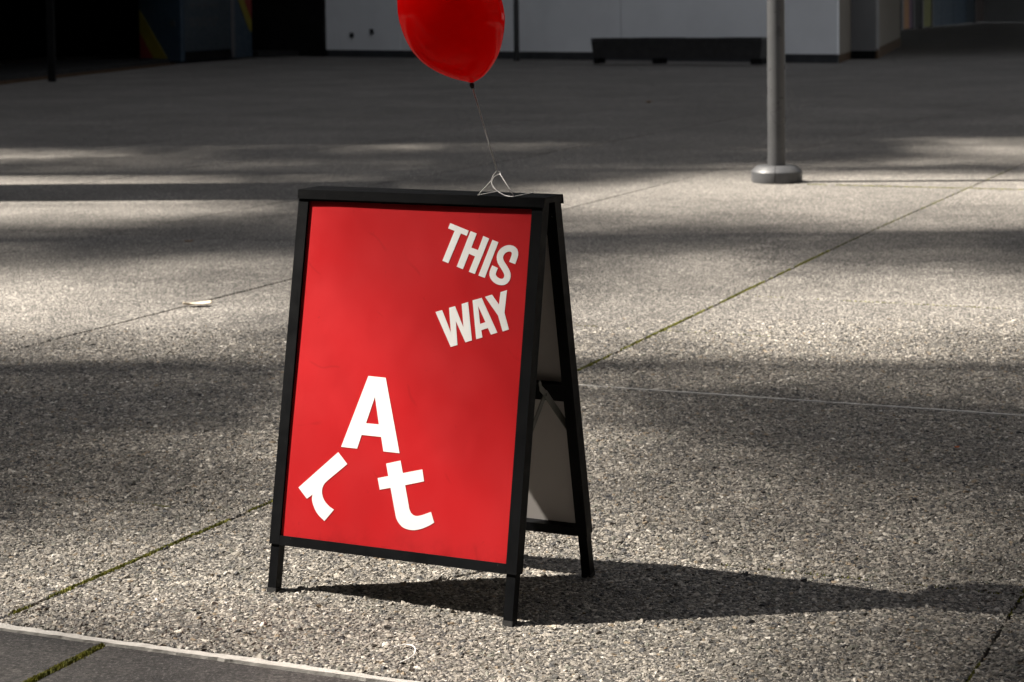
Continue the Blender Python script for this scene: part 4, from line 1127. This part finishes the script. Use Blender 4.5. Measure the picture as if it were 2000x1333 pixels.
    (17, 12, 10, 18, 14, 16, 37, 50, 58, 67, 42, 44, 67, 45, 31, 55, 49, 56, 105, 104, 100, 105, 89, 75, 52, 37, 50, 53, 40, 52, 57, 36, 40),
    (31, 20, 11, 20, 21, 15, 37, 56, 51, 54, 47, 47, 67, 54, 38, 56, 51, 65, 105, 105, 105, 105, 105, 98, 82, 75, 78, 72, 53, 55, 68, 59, 47),
    (42, 38, 18, 28, 35, 19, 28, 52, 58, 64, 76, 77, 77, 64, 50, 65, 61, 67, 105, 105, 99, 104, 105, 105, 105, 103, 91, 73, 63, 62, 73, 79, 56),
    (43, 53, 32, 31, 43, 29, 28, 57, 78, 83, 96, 98, 84, 71, 70, 86, 82, 70, 99, 105, 83, 78, 105, 105, 105, 105, 90, 62, 67, 71, 75, 90, 72),
    (40, 58, 47, 31, 41, 42, 39, 64, 93, 88, 86, 92, 80, 73, 90, 105, 105, 85, 84, 105, 90, 64, 105, 105, 101, 105, 97, 60, 77, 93, 78, 98, 101),
    (35, 52, 67, 47, 44, 62, 58, 65, 93, 79, 60, 74, 63, 53, 80, 100, 105, 99, 89, 105, 105, 77, 92, 105, 76, 95, 105, 70, 86, 105, 90, 99, 105),
    (37, 43, 93, 93, 72, 86, 82, 69, 93, 81, 60, 83, 75, 59, 85, 93, 96, 105, 97, 105, 105, 100, 96, 105, 69, 92, 105, 91, 100, 105, 105, 105, 105),
]

def grove():
    """tall open-crowned trees, leaves set out to cast the wanted shade; LEAF_SHADE is how deep their foliage is (0 to 5 leaf layers) above each half metre of the plaza, seen along the sun"""
    od = np.array(LEAF_SHADE) / 20.0
    ys, xs = np.mgrid[0:od.shape[0], 0:od.shape[1]]
    cx, cy = -8 + xs * 0.5, 3.0 + ys * 0.35
    area = 0.5 * 0.35
    aproj = 0.00185
    cnt = rng.poisson(np.clip(od, 0, 5) * area / aproj)
    gx = np.repeat(cx.ravel(), cnt.ravel()) + rng.uniform(-0.25, 0.25, cnt.sum())
    gy = np.repeat(cy.ravel(), cnt.ravel()) + rng.uniform(-0.175, 0.175, cnt.sum())
    n = gx.size
    t = rng.uniform(34, 54, n)
    d = np.array(sun_dir)
    P = np.stack([gx - d[0] * t, gy - d[1] * t, -d[2] * t], 1)
    L, W = 0.085 * rng.uniform(0.8, 1.2, n), 0.052 * rng.uniform(0.8, 1.2, n)
    nrm = rng.normal(0, 1, (n, 3)); nrm[:, 2] = np.abs(nrm[:, 2]) + 0.5; nrm[:, 0] -= 0.4
    nrm /= np.linalg.norm(nrm, axis=1)[:, None]
    tv = rng.normal(0, 1, (n, 3)); tv -= nrm * (tv * nrm).sum(1)[:, None]; tv /= np.linalg.norm(tv, axis=1)[:, None]
    bv = np.cross(nrm, tv)
    q = np.stack([P - tv * L[:, None] / 2, P + bv * W[:, None] / 2 - tv * 0.01, P + tv * L[:, None] / 2, P - bv * W[:, None] / 2 - tv * 0.01], 1)
    trunks = [(-34.5, 6.2), (-35.5, 11.2), (-34.0, 16.2), (-35.0, 20.8), (-25.5, 4.6), (-24.5, 9.2), (-25.0, 13.6), (-24.0, 18.4)]
    labels = ["tall open crowned tree %s" % s for s in (
        "in the rear row, nearest the street", "second from the street in the rear row", "third from the street in the rear row", "in the rear row beside the dark building",
        "in the front row, nearest the street", "second from the street in the front row", "third from the street in the front row", "in the front row beside the dark building")]
    TT = np.array(trunks)
    own = np.argmin((P[:, None, 0] - TT[None, :, 0]) ** 2 * 0.5 + (P[:, None, 1] - TT[None, :, 1]) ** 2, axis=1)
    for k, (tx, ty) in enumerate(trunks):
        m = own == k
        root = empty("tree", (tx, ty, 0))
        tag(root, labels[k], "tree", "trees left of the plaza")
        v = (q[m] - np.array([tx, ty, 0])).reshape(-1, 3)
        c = m.sum()
        link_mesh("crown", np_mesh("crown", v, np.arange(c * 4).reshape(-1, 4)), MAT['leaf'], root)
        bm = bmesh.new()
        add_tube(bm, [(0, 0, -0.1), (0.1, 0.05, 6), (0.0, 0.1, 14), (0.2, 0.0, 25), (0.3, 0.1, 36)], [0.40, 0.32, 0.24, 0.12, 0.02], 12)
        tr = obj_bm("trunk", bm, MAT['bark'], root, True)
        bm = bmesh.new()
        PP = P[m] - np.array([tx, ty, 0])
        for b in range(7):
            e = PP[rng.integers(0, c)]
            z0 = min(e[2] - 2.5, 15 + b * 1.9)
            mid = (e[0] * 0.45, e[1] * 0.4, z0 + (e[2] - z0) * 0.6)
            add_tube(bm, spline([(0.1, 0.05, z0), mid, tuple(e)], 4), [0.028 - 0.0025 * i for i in range(9)], 6)
        obj_bm("limbs", bm, MAT['bark'], root, True)
grove()
